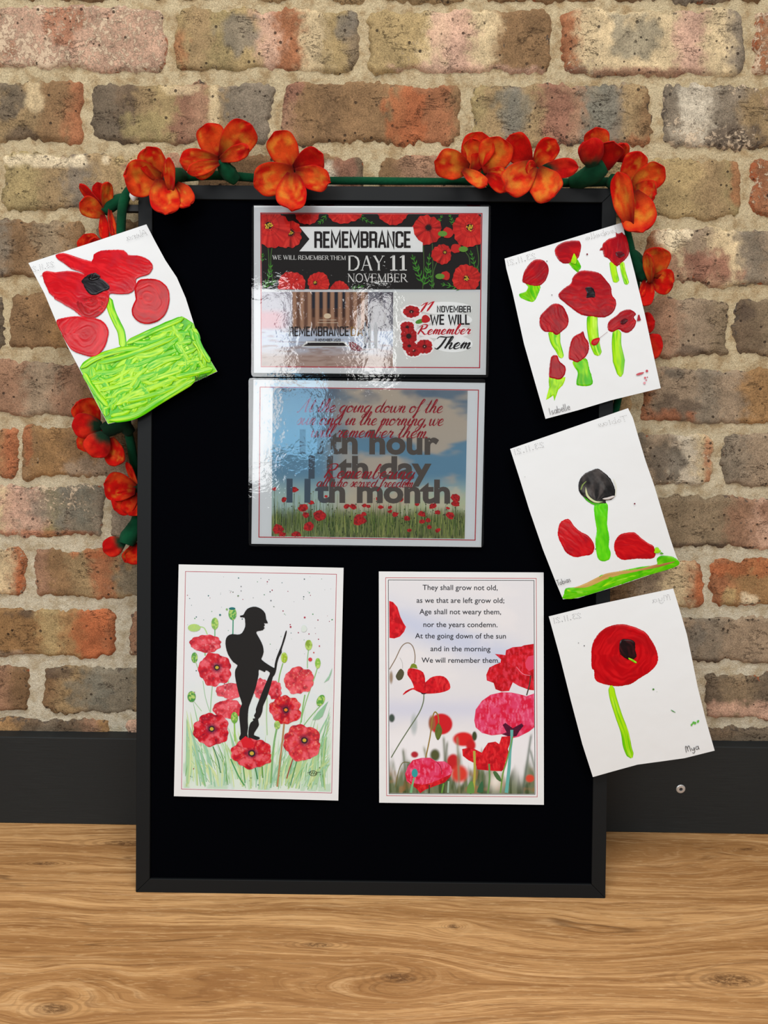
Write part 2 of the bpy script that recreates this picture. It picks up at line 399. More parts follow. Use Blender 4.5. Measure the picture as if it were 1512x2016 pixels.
# rows: top/bottom at x=100, top/bottom at x=1450, bricks (x0, x1, stops, wash, red, dark, blobs)
# stops: 'letter position letter position ...' left to right; blobs (u, v, ru, rv, letter)
ROWS = [
 (-425, -305, -425, -300, [(-60, 330, 'b'), (350, 720, 't'), (740, 1100, 'r'), (1118, 1480, 'g'), (1500, 1900, 'y')]),
 (-280, -160, -278, -152, [(-250, 150, 't'), (170, 530, 'p'), (550, 915, 'g'), (935, 1290, 'b'), (1310, 1690, 'o')]),
 (-138, 0, -132, 5, [(-420, -50, 'b'), (-30, 95, 'b'), (112, 330, 'B'), (350, 720, 't'), (745, 920, 't'), (950, 1190, 'b'), (1205, 1500, 'Bgb'), (1520, 1850, 't')]),
 (16, 139, 22, 149, [(-60, 327, 'cpppp', .62, .25, .0, [(.48, .28, .12, .35, 'r'), (.02, .8, .2, .4, 'r')]),
    (347, 704, 'ytYyprcyn', .10, .0, .1, [(.03, .75, .05, .4, 'r'), (.35, .4, .12, .3, 'g'), (.95, .3, .06, .3, 'g')]),
    (730, 1083, 'yyycpcbbb', .16, .0, .08, [(.42, .5, .09, .6, 'p'), (.5, .95, .4, .1, 'p')]),
    (1108, 1460, 'rccccpcg', .22, .0, .05, [(.38, .4, .17, .35, 's'), (.7, .4, .07, .5, 'p'), (.35, 1, .5, .1, 'v')]),
    (1483, 1860, 'rCcccp', .5, .4)]),
 (161, 280, 168, 291, [(-560, -210, 'bt'), (-190, 162, 'gbgttbr', .06, .0, .12, [(.6, .35, .08, .35, 'G'), (.74, .25, .05, .3, 'c'), (.68, .9, .1, .15, 'd')]),
    (181, 537, 'GGdtyvPtggg', .08, .0, .1, [(.3, .75, .12, .25, 'Y'), (.68, .45, .03, .4, 'c'), (.5, .12, .1, .1, 'c')]),
    (558, 908, 'PbBbbbrrb', .02, .0, .12, [(.68, .6, .12, .5, 'R'), (.05, .1, .06, .3, 'v')]),
    (931, 1282, 'YtgtvPsgtb', .02, .0, .12, [(.22, .35, .10, .4, 's'), (.48, .5, .08, .6, 'v'), (.72, .35, .08, .4, 's'), (.9, .95, .12, .12, 'r')]),
    (1307, 1680, 'gwgtppc', .35, .0, .25, [(.38, .9, .14, .25, 'd'), (.15, .3, .1, .3, 'w')])]),
 (303, 415, 313, 431, [(-370, -10, 'tb', .2), (7, 364, 'YYtgtyPP', .25, .0, .12, [(.2, .12, .35, .12, 'C'), (.85, .4, .2, .4, 'P')]), (384, 716, 'BBbbd', .05, .1, .1, [(.8, .4, .05, .3, 'w'), (.9, .3, .08, .3, 'v')]),
    (745, 1088, 'bPgPt', .2, .0, .1), (1107, 1460, 'tyyyytY', .06, .05, .06, [(.98, .3, .05, .5, 'r')]), (1478, 1840, 'rcct', .4, .5)]),
 (437, 545, 452, 561, [(-560, -210, 'bt'), (-190, 162, 'BbBgBnb', .03, .05, .1), (182, 520, 'nbtb', .1), (540, 880, 'bt'), (900, 1235, 'tnm', .3),
    (1271, 1625, 'rcmcgmcb', .35, .1, .05, [(.28, .8, .22, .35, 'v'), (.06, .3, .05, .4, 'r'), (.14, .15, .1, .2, 'C'), (.35, .7, .14, .3, 'v')])]),
 (577, 688, 590, 702, [(-340, 7, 'gdG', .1, 0, .2), (17, 350, 'BbObmbb', .12, .05, .06), (370, 705, 'tb'), (725, 1060, 'bt'), (1095, 1431, 'mmmPmn', .25, .0, .14, [(.8, .9, .1, .1, 'd')]),
    (1446, 1800, 'dngst', .05, .0, .25, [(.06, .25, .05, .15, 'd')])]),
 (712, 817, 727, 832, [(-500, -170, 'bt'), (-150, 195, 'nPPPmPb', .12, .0, .1), (212, 540, 'tn'), (560, 890, 'bt'), (910, 1238, 'nt'),
    (1258, 1620, 'rmmgmoOOo', .14, .05, .05, [(.2, .75, .12, .25, 'd'), (.2, .08, .06, .1, 'G'), (.1, .9, .2, .15, 'r')])]),
 (840, 940, 856, 956, [(-300, 33, 'YYnYr', .15, .05, .1, [(.97, .5, .03, .6, 'r')]), (45, 380, 'bObbnnm', .12, .0, .05, [(.03, .3, .03, .4, 'r'), (.6, .8, .3, .3, 'm')]), (400, 735, 'tb'), (755, 1060, 'bt'),
    (1085, 1400, 'gnGgmwc', .3, .1, .1, [(.98, .5, .03, .6, 'R'), (.72, .5, .1, .4, 'G')]), (1425, 1750, 'gmPmg', .12, .0, .12)]),
 (955, 1056, 978, 1077, [(-450, -135, 'yc'), (-120, 207, 'ycccpgYgsg', .32, .12, .05, [(.55, .4, .12, .6, 'p'), (.75, .35, .2, .4, 's'), (.6, .95, .4, .08, 'r')]),
    (220, 540, 'ggmt', .15, .0, .1), (560, 890, 'tb'), (905, 1220, 'bn'), (1238, 1570, 'nnnnPpp', .06, .05, .15, [(.3, .98, .4, .06, 'd'), (.85, .3, .1, .3, 'P')])]),
 (1079, 1177, 1100, 1193, [(-270, 52, 'gcGwccr', .4, .15, .12, [(.97, .5, .03, .5, 'R')]), (70, 390, 'PbtrtsGP', .05, .1, .08, [(.35, .08, .12, .1, 'R'), (.65, .6, .15, .4, 's')]), (410, 725, 'tb'), (745, 1040, 'bt'),
    (1060, 1385, 'nnbBmcr', .15, .1, .05, [(.97, .5, .03, .6, 'R')]), (1400, 1720, 'roObb', .05, .35, .05, [(.3, .15, .4, .2, 'R'), (.22, .85, .08, .15, 'C'), (.1, .8, .05, .2, 'y')])]),
 (1200, 1293, 1213, 1305, [(-430, -130, 'bt'), (-110, 230, 'mooOOyoRR', .04, .0, .04, [(.87, .5, .11, .7, 'R'), (.45, .08, .08, .1, 'd'), (.4, .95, .2, .1, 'm')]),
    (252, 560, 'Pwpm', .3, .1, .2), (580, 900, 'tb'), (915, 1215, 'bt'), (1235, 1555, 'nmmgmmm', .08, .0, .06, [(.45, .97, .35, .08, 'd'), (.4, .5, .08, .3, 'g')])]),
 (1311, 1402, 1327, 1414, [(-270, 57, 'bGnbPB', .06, .08, .12), (88, 400, 'BtsstGg', .04, .0, .14, [(.1, .12, .1, .15, 'd'), (.3, .5, .15, .4, 's')]), (420, 730, 'bt'), (750, 1050, 'tb'),
    (1070, 1370, 'nm'), (1388, 1700, 'GnGnPG', .10, .15, .05, [(.4, .85, .5, .25, 'p')])]),
 (1414, 1500, 1432, 1520, [(-430, -130, 'bt'), (-110, 222, 'mtoodGdPo', .12, .05, .15), (250, 560, 'pP', .3), (580, 900, 'tb'), (920, 1225, 'nb'), (1245, 1560, 'nGdGn', .15, .0, .2)]),
]
rb = random.Random(5); nr = np.random.RandomState(3)
allb = []
for ri, row in enumerate(ROWS):
    tl, bl, tr, br = row[:4]
    for bk in row[4]:
        x0, x1 = bk[0], bk[1]
        f_ = lambda a, b, x: a + (b - a) * (x - 100) / 1350.
        P4 = on_wall([(x0, f_(tl, tr, x0)), (x1, f_(tl, tr, x1)), (x1, f_(bl, br, x1)), (x0, f_(bl, br, x0))])
        if P4[:, 0].min() < -1.15 or P4[:, 0].max() > 1.15: continue
        allb.append((ri, bk, P4))
# two more columns of whole bricks on each side, seen only from a step aside
ext = []
for ri in range(len(ROWS)):
    rb_ = [b for b in allb if b[0] == ri]
    zt = np.mean([b[2][:2, 2].mean() for b in rb_]); zb = np.mean([b[2][2:, 2].mean() for b in rb_])
    xl = min(b[2][:, 0].min() for b in rb_); xr = max(b[2][:, 0].max() for b in rb_)
    for k in range(2):
        for s in (-1, 1):
            a = xl - .012 - .24 * (k + 1) + .012 if s < 0 else xr + .012 + .24 * k
            st = rb.choice(['bt', 'tg', 'ypt', 'mb', 'gtb', 'cp'])
            ext.append((ri, (0, 0, st), np.array([(a, 0, zt), (a + .228, 0, zt), (a + .228, 0, zb), (a, 0, zb)])))
allb += ext
FACE = .0054
for bi, (ri, bk, Q) in enumerate(allb):
    stops = bk[2]; wash = bk[3] if len(bk) > 3 else .12; red = bk[4] if len(bk) > 4 else .06
    dark = bk[5] if len(bk) > 5 else .06; blobs = bk[6] if len(bk) > 6 else []
    q = Q[:, [0, 2]]; cen = q.mean(0)
    # outline: bilinear rounded rectangle with chipped edges
    sd = bi * 3.7; r = .008 + .005 * rb.random()
    Lx = np.linalg.norm(q[1] - q[0]); Lz = np.linalg.norm(q[3] - q[0])
    rect = []
    rr_ = min(r, Lx * .3)
    for cx, cy, a0 in ((Lx - rr_, Lz - rr_, 0), (rr_, Lz - rr_, 90), (rr_, rr_, 180), (Lx - rr_, rr_, 270)):
        for k in range(6):
            a = math.radians(a0 + k * 18); rect.append((cx + rr_ * math.cos(a), cy + rr_ * math.sin(a)))
    pl = resample(rect, .0016)
    cx = np.array([Lx / 2, Lz / 2]); nrm = np.roll(pl, -1, 0) - np.roll(pl, 1, 0); nrm = np.c_[nrm[:, 1], -nrm[:, 0]]; nrm /= np.linalg.norm(nrm, axis=1)[:, None] + 1e-9
    am = (vn(pl[:, 0] * 33 + sd, pl[:, 1] * 33, sd, 4) - .5) * .0150 + (vn(pl[:, 0] * 170, pl[:, 1] * 170 + sd, sd + 2, 3) - .5) * .0072 * (.4 + 1.2 * vn(pl[:, 0] * 25, pl[:, 1] * 25, sd + 8, 1))
    pl = pl + nrm * (am[:, None] + .0004)
    v, f = cdt(pl, .0040)
    d = edge_dist(pl, v); u = v[:, 0] / Lx; w = 1 - v[:, 1] / Lz
    uu, ww = np.clip(u, 0, 1)[:, None], np.clip(w, 0, 1)[:, None]
    u_, w_ = u[:, None], w[:, None]
    xz = (q[0] * (1 - u_) + q[1] * u_) * (1 - w_) + (q[3] * (1 - u_) + q[2] * u_) * w_
    hgt = -.0014 + FACE * np.sqrt(np.clip(d / .0042, 0, 1)) + (vn(v[:, 0] * 55 + sd, v[:, 1] * 55, sd, 3) - .5) * .0022 * (d > .0005) + (rb.random() - .5) * .0012
    tiltx = (rb.random() - .5) * .002; hgt = hgt + (u - .5) * tiltx * (d > .0005)
    # colour
    cols = lin([PAL[k] for k in stops]) / .93
    if len(cols) == 1: cols = np.vstack([cols, cols])
    uw = np.clip(u + (vn(v[:, 1] * 60, v[:, 0] * 30, sd, 2) - .5) * .09 + (vn(v[:, 0] * 260, v[:, 1] * 260, sd, 2) - .5) * .10, 0, 1) * (len(cols) - 1)
    i0 = np.clip(uw.astype(int), 0, len(cols) - 2); fr = ss(.15, .85, uw - i0)
    c = cols[i0] * (1 - fr)[:, None] + cols[i0 + 1] * fr[:, None]
    c = mixc(c, lin((142, 118, 88)) / .93, np.full(len(v), .26))
    for (bu, bv, ru, rv, key) in blobs:
        dd = ((u - bu) / ru) ** 2 + ((w - bv) / rv) ** 2 + (vn(v[:, 0] * 90, v[:, 1] * 90, sd + bu, 4) - .5) * 3.0
        c = mixc(c, lin(PAL[key]) / .93, ss(1.3, .5, dd) * (.62 if key in 'swcrR' else .75))
    jit = 1 + (rb.random() - .5) * .08
    c = c * jit * (1 + (vn(v[:, 0] * 35, v[:, 1] * 35, sd + 9, 2) - .5)[:, None] * .5)
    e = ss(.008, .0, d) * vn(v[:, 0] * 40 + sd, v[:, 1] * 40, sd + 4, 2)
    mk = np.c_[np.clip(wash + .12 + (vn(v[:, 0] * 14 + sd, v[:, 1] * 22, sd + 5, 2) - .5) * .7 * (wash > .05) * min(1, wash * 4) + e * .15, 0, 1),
               np.clip(red * .8 + e * (.5 + red), 0, 1), np.clip(dark * .7 + .06 + e * (.35 + dark * 3) + (vn(v[:, 0] * 20, v[:, 1] * 30 + sd, sd + 6, 2) - .55) * .5 * min(1, dark * 6), 0, 1)]  # dark patches, plus shadow lines along the brick edges put into the colour
    mb = MB(); V = np.c_[xz[:, 0], -hgt, xz[:, 1]]
    f = [t[::1] for t in f]
    # orient towards -y
    a, b_, c_ = (V[k] for k in f[0])
    if np.cross(b_ - a, c_ - a)[1] > 0: f = [t[::-1] for t in f]
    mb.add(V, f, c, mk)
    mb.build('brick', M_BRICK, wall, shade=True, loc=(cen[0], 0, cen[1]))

# mortar bed: one rough sheet behind the bricks
mb = MB(); gx = np.arange(-1.55, 1.551, .006); gz = np.arange(.02, 1.56, .006)
X, Z = np.meshgrid(gx, gz); x, z = X.ravel(), Z.ravel()
hh = (vn(x * 38, z * 38, 1, 3) - .5) * .0048 + (vn(x * 130, z * 130, 2, 2) - .5) * .0020
nx, nz = len(gx), len(gz); ii = (np.arange(nz - 1)[:, None] * nx + np.arange(nx - 1)[None]).ravel()
mb.add(np.c_[x, -hh, z], [(int(i), int(i + 1), int(i + 1 + nx), int(i + nx)) for i in ii])
mb.build('mortar', M_MORTAR, wall, shade=True, attrs=False)
mb = MB(); boxmesh(mb, (-1.55, .006, -.02), (1.55, .11, 1.56)); mb.build('wall_core', M_MORTAR, wall, attrs=False)

# ------------------------------------------------------------------ floor: wide oak-look planks
floor = empty('floor'); floor['kind'] = 'structure'
def fk(px, py, a, b, st): p = on_floor([(px, py)])[0]; return (float(p[0]), float(p[1]), a, b, st)
kn_front = [fk(785, 1925, .055, .022, 1.5), fk(893, 1824, .02, .010, 1.3), fk(625, 1860, .05, .012, .9), fk(105, 1985, .05, .022, 1.4),
            fk(310, 1937, .20, .035, 1.1), fk(1300, 1945, .16, .05, -1.0), fk(1440, 1930, .09, .03, 1.0)]
kn_back = [fk(90, 1700, .05, .012, 1.3), fk(1300, 1690, .14, .05, .9), fk(1470, 1672, .03, .01, 1.0), fk(1050, 1680, .1, .02, .8), fk(250, 1660, .1, .02, .8)]
yj = float(on_floor([(200, 1760)])[0][1])
M_W1 = mat_wood('oak_plank_front', kn_front, 1.3); M_W2 = mat_wood('oak_plank_back', kn_back, 7.7); M_W3 = mat_wood('oak_plank_room', [(.2, -.7, .1, .03, 1.2), (-.5, -.8, .1, .03, 1.2)], 4.1)
for y0, y1, m in ((yj + .0004, .0, M_W2), (yj - .232, yj, M_W1), (yj - .465, yj - .2326, M_W3), (yj - .70, yj - .4655, M_W2), (yj - .94, yj - .7005, M_W1)):
    mb = MB(); boxmesh(mb, (-1.55, y0, -.012), (1.55, y1, 0)); o = mb.build('plank', m, floor, attrs=False); bevel(o, .0004, 1)
mb = MB(); boxmesh(mb, (-1.55, -1.35, -.03), (1.55, .11, -.0121)); mb.build('subfloor', M_SOCKET, floor, attrs=False)

# ------------------------------------------------------------------ skirting board
SKT, SKH = .0235, .1360
mb = MB(); boxmesh(mb, (-1.55, -SKT, .0005), (1.55, -.0005, SKH))
sk = mb.build('baseboard_back', M_SKIRT, attrs=False); sk['kind'] = 'structure'; bevel(sk, .0012, 2)
sp = on_wall([(1340, 1553)], SKT)[0]
bm = bmesh.new(); R_ = .0066
prof = [(R_, 0), (R_, .0006), (R_ * .86, .0013), (.0029, .0015)]
ring = []
for (r_, h_) in prof: ring.append([bm.verts.new((r_ * math.cos(k * math.pi / 12), -h_, r_ * math.sin(k * math.pi / 12))) for k in range(24)])
hexr = []
for h_ in (.0015, .0002):
    hexr.append([bm.verts.new((.0026 * math.cos(k * math.pi / 12) * (1 - .07 * (k % 4 == 2)), -h_, .0026 * math.sin(k * math.pi / 12) * (1 - .07 * (k % 4 == 2)))) for k in range(24)])
ring += hexr
for a, b in zip(ring, ring[1:]):
    for k in range(24): bm.faces.new((a[k], a[(k + 1) % 24], b[(k + 1) % 24], b[k]))
fb = bm.faces.new(ring[-1]); bmesh.ops.recalc_face_normals(bm, faces=bm.faces); fb.material_index = 1
me = bpy.data.meshes.new('screw'); bm.to_mesh(me); bm.free(); me.materials.append(M_SCREW); me.materials.append(M_SOCKET)
sc = bpy.data.objects.new('screw', me); COL.objects.link(sc); sc.location = tuple(sp); sc.parent = sk
tag(sc, 'small silver socket screw in black skirting')

# ------------------------------------------------------------------ pinboard leaning on the wall
TH = math.radians(9.05); BW, BH, RW, BT = .5980, .8952, .0178, .020
EX = np.array([.99999146, .0041323, 0]); EX /= np.linalg.norm(EX)
EYb = np.array([-6.49995e-4, .157294983, .98755145]); EYb /= np.linalg.norm(EYb); NN = np.cross(EX, EYb)   # towards the viewer
B0 = np.array([-0.36362213, -0.17110888, 0.0])          # front, bottom left corner
def mat4(O, ex=EX, ey=EYb, n=NN): return Matrix(((ex[0], ey[0], n[0], O[0]), (ex[1], ey[1], n[1], O[1]), (ex[2], ey[2], n[2], O[2]), (0, 0, 0, 1)))
board = empty('notice_board', mat4(B0))
tag(board, 'tall black framed felt notice board leaning against the brick wall', 'notice board')
mb = MB(); boxmesh(mb, (RW * .6, RW * .6, -BT + .003), (BW - RW * .6, BH - RW * .6, -.0035)); mb.build('felt_panel', M_CLOTH, board, attrs=False)
def rail(a, b, ca, cb):
    """mitred rail between outer corners a,b; ca/cb inner corners"""
    mb = MB(); pts = [a, b, cb, ca]; v = [(p[0], p[1], -.0) for p in pts] + [(p[0], p[1], -BT) for p in pts]
    mb.add(v, [(0, 1, 2, 3), (7, 6, 5, 4), (0, 4, 5, 1), (1, 5, 6, 2), (2, 6, 7, 3), (3, 7, 4, 0)])
    o = mb.build('frame_rail', M_FRAME, board, attrs=False); bevel(o, .0007, 2)
g = .00012; I = RW
rail((g, 0), (BW - g, 0), (I + g, I), (BW - I - g, I)); rail((BW, g), (BW, BH - g), (BW - I, I + g), (BW - I, BH - I - g))
rail((BW - g, BH), (g, BH), (BW - I - g, BH - I), (I + g, BH - I)); rail((0, BH - g), (0, g), (I, BH - I - g), (I, I + g))
# short dark bar at the upper left corner of the frame
st = mat4(B0).inverted() @ Vector(on_wall([(256, 405)], .035)[0])
mb = MB(); boxmesh(mb, (-.020, BH - .030, -.016), (.001, BH - .022, -.009)); mb.build('dark_bar', M_BAR, board, attrs=False)
# white pin
pp = on_wall([(263, 386)], .043)[0]
bm = bmesh.new(); bmesh.ops.create_uvsphere(bm, u_segments=20, v_segments=12, radius=.0052)
for v in bm.verts:
    v.co.z *= 1.25; v.co.y *= .8
    if v.co.z < 0: v.co.x *= 1 + v.co.z * 55
ret = bmesh.ops.create_cone(bm, segments=14, radius1=.0028, radius2=.0022, depth=.012, cap_ends=True)
for v in ret['verts']: v.co = Vector((v.co.x, v.co.z + .0075, v.co.y))
me = bpy.data.meshes.new('pin'); bm.to_mesh(me); bm.free(); me.shade_smooth(); me.materials.append(M_PIN)
pin = bpy.data.objects.new('push_pin', me); COL.objects.link(pin); pin.location = tuple(pp)
tag(pin, 'small white pin at the upper left corner of the board frame', 'pin')
# ------------------------------------------------------------------ drawing on sheets
def K(x0, y0, s): return lambda pts: np.atleast_2d(np.asarray(pts, float)) / s + (x0, y0)

class Sheet:
    """a sheet lying on (or sticking out over) the board; ink and paint are thin layers of geometry on it"""
    def __init__(s, name, label, cat, corners, off, bend=None, group=None):
        c = np.asarray(corners, float); s.bendf = bend
        O = s._hit(c, B0 + NN * off); P = O.mean(0)
        ex = (O[1] - O[0]) + (O[2] - O[3]); ex -= NN * (ex @ NN); ex /= np.linalg.norm(ex); ey = np.cross(NN, ex)
        s.O, s.ex, s.ey = P, ex, ey
        l = np.array([[(o - P) @ ex, (o - P) @ ey] for o in O]); s.hu, s.hv = np.abs(l[:, 0]).mean(), np.abs(l[:, 1]).mean()
        s.root = empty(name, mat4(P, ex, ey, NN)); tag(s.root, label, cat, group)
        s.lv = 0; s.mx = 0
    def _hit(s, px, O):
        r = rays(px); t = ((O - CAM) @ NN) / (r @ NN); return CAM + r * t[:, None]
    def loc(s, px, h=0.0):
        px = np.atleast_2d(px); h = np.zeros(len(px)) + h
        P = s._hit(px, s.O); uv = np.c_[(P - s.O) @ s.ex, (P - s.O) @ s.ey]
        for _ in range(2 if s.bendf else 1):
            hh = h + (s.bendf(uv[:, 0] / s.hu, uv[:, 1] / s.hv) if s.bendf else 0)
            r = rays(px); t = (((s.O - CAM) @ NN) + hh) / (r @ NN); P = CAM + r * t[:, None]
            uv = np.c_[(P - s.O) @ s.ex, (P - s.O) @ s.ey]
        return np.c_[uv, (P - s.O) @ NN]
    def level(s): s.lv += 1; s.mx = max(s.mx, s.lv); return .00004 + s.lv * .00001
    def paper(s, outline, grid=9, name='paper', mat=None):
        o = fine_edges(outline, 8)
        v, f = cdt(o, grid); mb = MB(); a = s.loc(v, 0); b = s.loc(v, -.0003); b = a - (0, 0, .00025)
        nb = len(v); mb.add(np.vstack([a, b]), [], None)
        fa = s.orient(v, f); mb.f += fa + [tuple(i + nb for i in t[::-1]) for t in fa]
        from collections import Counter
        E = Counter(); D = {}
        for t in fa:
            for i in range(3):
                e = (t[i], t[(i + 1) % 3]); E[tuple(sorted(e))] += 1; D[tuple(sorted(e))] = e
        for k, n in E.items():
            if n == 1: p, q = D[k]; mb.f.append((q, p, p + nb, q + nb))
        return mb.build(name, mat or M_PAPER, s.root, shade=False, attrs=False)
    def orient(s, v, f):
        out = []
        for t in f:
            a, b, c = v[t[0]], v[t[1]], v[t[2]]
            cr = (b[0] - a[0]) * (c[1] - a[1]) - (b[1] - a[1]) * (c[0] - a[0])
            out.append(t if cr < 0 else t[::-1])         # image y runs down
        return out
    def fill(s, mb, poly, col, grid=None, sm=0, h=None, thick=0, edge=2.5, nz=None):
        poly = np.asarray(poly, float)
        if sm: poly = smooth(poly, sm)
        v, f = cdt(poly, grid); h = s.level() if h is None else h
        hh = np.full(len(v), h)
        if thick:
            d = edge_dist(poly, v); hh = hh + thick * (ss(0, edge, d) * (1 + (0 if nz is None else nz(v))))
        c = col(v) if callable(col) else lin(col)
        mb.add(s.loc(v, hh), s.orient(v, f), c)
    def ribbon(s, mb, path, w, col, h=None, closed=False, lanes=1, thick=0, seed=0, sm=0, taper=0):
        p = np.asarray(path, float)
        if sm: p = smooth(p, sm, closed)
        n = len(p); w = np.zeros(n) + (np.interp(np.linspace(0, 1, n), np.linspace(0, 1, len(w)), w) if np.ndim(w) else w)
        if taper:
            k = np.linspace(0, 1, n); w = w * np.clip(np.minimum(k, 1 - k) / taper, .15, 1) ** .5
        if closed: d = np.roll(p, -1, 0) - np.roll(p, 1, 0); d1 = np.roll(p, -1, 0) - p
        else: d1 = np.vstack([np.diff(p, axis=0), p[-1:] - p[-2:-1]]); 
        L = np.linalg.norm(d1, axis=1)[:, None] + 1e-9; u = d1 / L
        up_ = np.roll(u, 1, 0)
        if not closed: up_[0] = u[0]; u[-1] = up_[-1] if n > 1 else u[-1]
        nn = np.c_[-(u + up_)[:, 1], (u + up_)[:, 0]]; nl = np.linalg.norm(nn, axis=1)[:, None] + 1e-9
        nn = nn / nl; cosm = np.clip(np.abs((nn * np.c_[-u[:, 1], u[:, 0]]).sum(1)), .45, 1)
        h = s.level() if h is None else h
        t = np.linspace(-.5, .5, lanes + 1)
        pts = p[:, None, :] + nn[:, None, :] * (w / cosm)[:, None, None] * t[None, :, None]
        hh = np.full((n, lanes + 1), float(h))
        if thick: hh += thick * (np.sqrt(np.clip(1 - (2 * t) ** 2, 0, 1)) * (.7 + .6 * vn(t * 9 + seed, t * 0, seed, 1)))[None, :] + thick * .2 * vn(np.arange(n)[:, None] * .3 + 0 * t, t[None] * 5 + 0 * p[:, :1], seed)
        m = lanes + 1; v = pts.reshape(-1, 2); f = []
        rng = n if closed else n - 1
        for i in range(rng):
            j = (i + 1) % n
            for k in range(lanes): f.append((i * m + k, i * m + k + 1, j * m + k + 1, j * m + k))
        if callable(col): c = col(v, np.tile(t, n), np.repeat(np.linspace(0, 1, n), m))
        else: c = lin(col)
        V = s.loc(v, hh.ravel()); mb.add(V, f, c)
    def rect(s, mb, q, w, col):
        s.ribbon(mb, np.asarray(q, float), w, col, closed=True)
    def dots(s, mb, pts, r, col, n=7, h=None):
        h = s.level() if h is None else h
        for i, p in enumerate(np.atleast_2d(pts)):
            rr = r[i] if np.ndim(r) else r; a = np.linspace(0, 2 * math.pi, n, endpoint=False)
            v = p + rr * np.c_[np.cos(a), np.sin(a)]
            c = lin(col[i]) if np.ndim(col) > 1 else lin(col)
            mb.add(s.loc(v, h), [tuple(range(n))[::-1]], c)

def gridfill(S, mb, quad, nx, ny, colf, h=None):
    """four-sided picture area as a fine grid, colours per vertex; colf(u, v, x, y)"""
    q = np.asarray(quad, float); U, V = np.meshgrid(np.linspace(0, 1, nx), np.linspace(0, 1, ny)); u, v = U.ravel(), V.ravel()
    p = (q[0] * (1 - u)[:, None] + q[1] * u[:, None]) * (1 - v)[:, None] + (q[3] * (1 - u)[:, None] + q[2] * u[:, None]) * v[:, None]
    ii = (np.arange(ny - 1)[:, None] * nx + np.arange(nx - 1)[None]).ravel()
    mb.add(S.loc(p, S.level() if h is None else h), [(int(i + nx), int(i + nx + 1), int(i + 1), int(i)) for i in ii], colf(u, v, p[:, 0], p[:, 1]))

# ---- lettering: the built-in font as outlines, and three small stroke alphabets
_tc = {}
def bfont(txt, offset=0.0, space=1.0):
    k = (txt, offset, space)
    if k not in _tc:
        cu = bpy.data.curves.new('t', 'FONT'); cu.body = txt; cu.size = 1; cu.offset = offset; cu.resolution_u = 4; cu.space_character = space
        o = bpy.data.objects.new('t', cu); COL.objects.link(o)
        bpy.context.view_layer.update()
        me = bpy.data.meshes.new_from_object(o.evaluated_get(bpy.context.evaluated_depsgraph_get()))
        v = np.array([x.co[:2] for x in me.vertices]); f = [tuple(p.vertices) for p in me.polygons]
        bpy.data.objects.remove(o); bpy.data.curves.remove(cu); bpy.data.meshes.remove(me); _tc[k] = (v, f)
    return _tc[k]
CAPH = bfont('H')[0][:, 1].max()
def xform(p0, p1, capw, x0, x1, v, mirror=False, slant=0):
    d = np.asarray(p1, float) - p0; L = np.linalg.norm(d); d = d / L; up = np.array([d[1], -d[0]])
    if mirror: up = -up
    x = v[:, 0] + slant * v[:, 1]
    return np.asarray(p0, float) + d * ((x - x0) / (x1 - x0) * L)[:, None] + up * (v[:, 1] * capw)[:, None]
def text(S, mb, txt, p0, p1, cap, col, offset=0.0, slant=0, h=None, space=1.0, colf=None):
    v, f = bfont(txt, offset, space); x = v[:, 0] + slant * v[:, 1]
    p = xform(p0, p1, cap / CAPH, x.min(), x.max(), v, slant=slant)
    mb.add(S.loc(p, S.level() if h is None else h), S.orient(p, f), colf(p) if colf else lin(col))

a_, b_, c_, d_ = .065, .335, .065, .935
COND = {
 'R': ([[(a_, 0), (a_, d_), (.27, d_), (b_, .87), (b_, .57), (.27, .5), (a_, .5)], [(.25, .5), (b_, .43), (b_, 0)]], .42),
 'E': ([[(.33, c_), (a_, c_), (a_, d_), (.33, d_)], [(a_, .5), (.30, .5)]], .37),
 'M': ([[(a_, 0), (a_, .99), (.26, .3), (.455, .99), (.455, 0)]], .54),
 'B': ([[(a_, c_), (a_, d_), (.27, d_), (b_, .87), (b_, .58), (.27, .5), (a_, .5)], [(.27, .5), (b_, .43), (b_, .13), (.27, c_), (.03, c_)]], .42),
 'A': ([[(.05, 0), (.21, .96), (.37, 0)], [(.1, .27), (.32, .27)]], .43),
 'N': ([[(a_, 0), (a_, .97), (b_, .03), (b_, 1)]], .42),
 'C': ([[(b_, .32), (b_, .13), (.27, c_), (.13, c_), (a_, .13), (a_, .87), (.13, d_), (.27, d_), (b_, .87), (b_, .68)]], .41),
 'O': ([[(a_, .5), (a_, .13), (.13, c_), (.27, c_), (b_, .13), (b_, .87), (.27, d_), (.13, d_), (a_, .87), (a_, .5)]], .42),
 '0': ([[(a_, .5), (a_, .13), (.13, c_), (.27, c_), (b_, .13), (b_, .87), (.27, d_), (.13, d_), (a_, .87), (a_, .5)]], .42),
 'V': ([[(.04, 1), (.2, .05), (.36, 1)]], .41), 'I': ([[(a_, 0), (a_, 1)]], .15),
 'W': ([[(.04, 1), (.16, .05), (.29, .8), (.42, .05), (.54, 1)]], .60), 'L': ([[(a_, 1), (a_, c_), (.32, c_)]], .35),
 'D': ([[(a_, c_), (a_, d_), (.25, d_), (b_, .85), (b_, .15), (.25, c_), (.03, c_)]], .42),
 '1': ([[(.04, .84), (.17, .95), (.17, 0)]], .26), '2': ([[(a_, .72), (a_, .87), (.13, d_), (.27, d_), (b_, .87), (b_, .65), (a_, .15), (a_, c_), (.35, c_)]], .42),
 'Y': ([[(.04, 1), (.2, .5), (.36, 1)], [(.2, .5), (.2, 0)]], .41), ' ': ([], .22)}
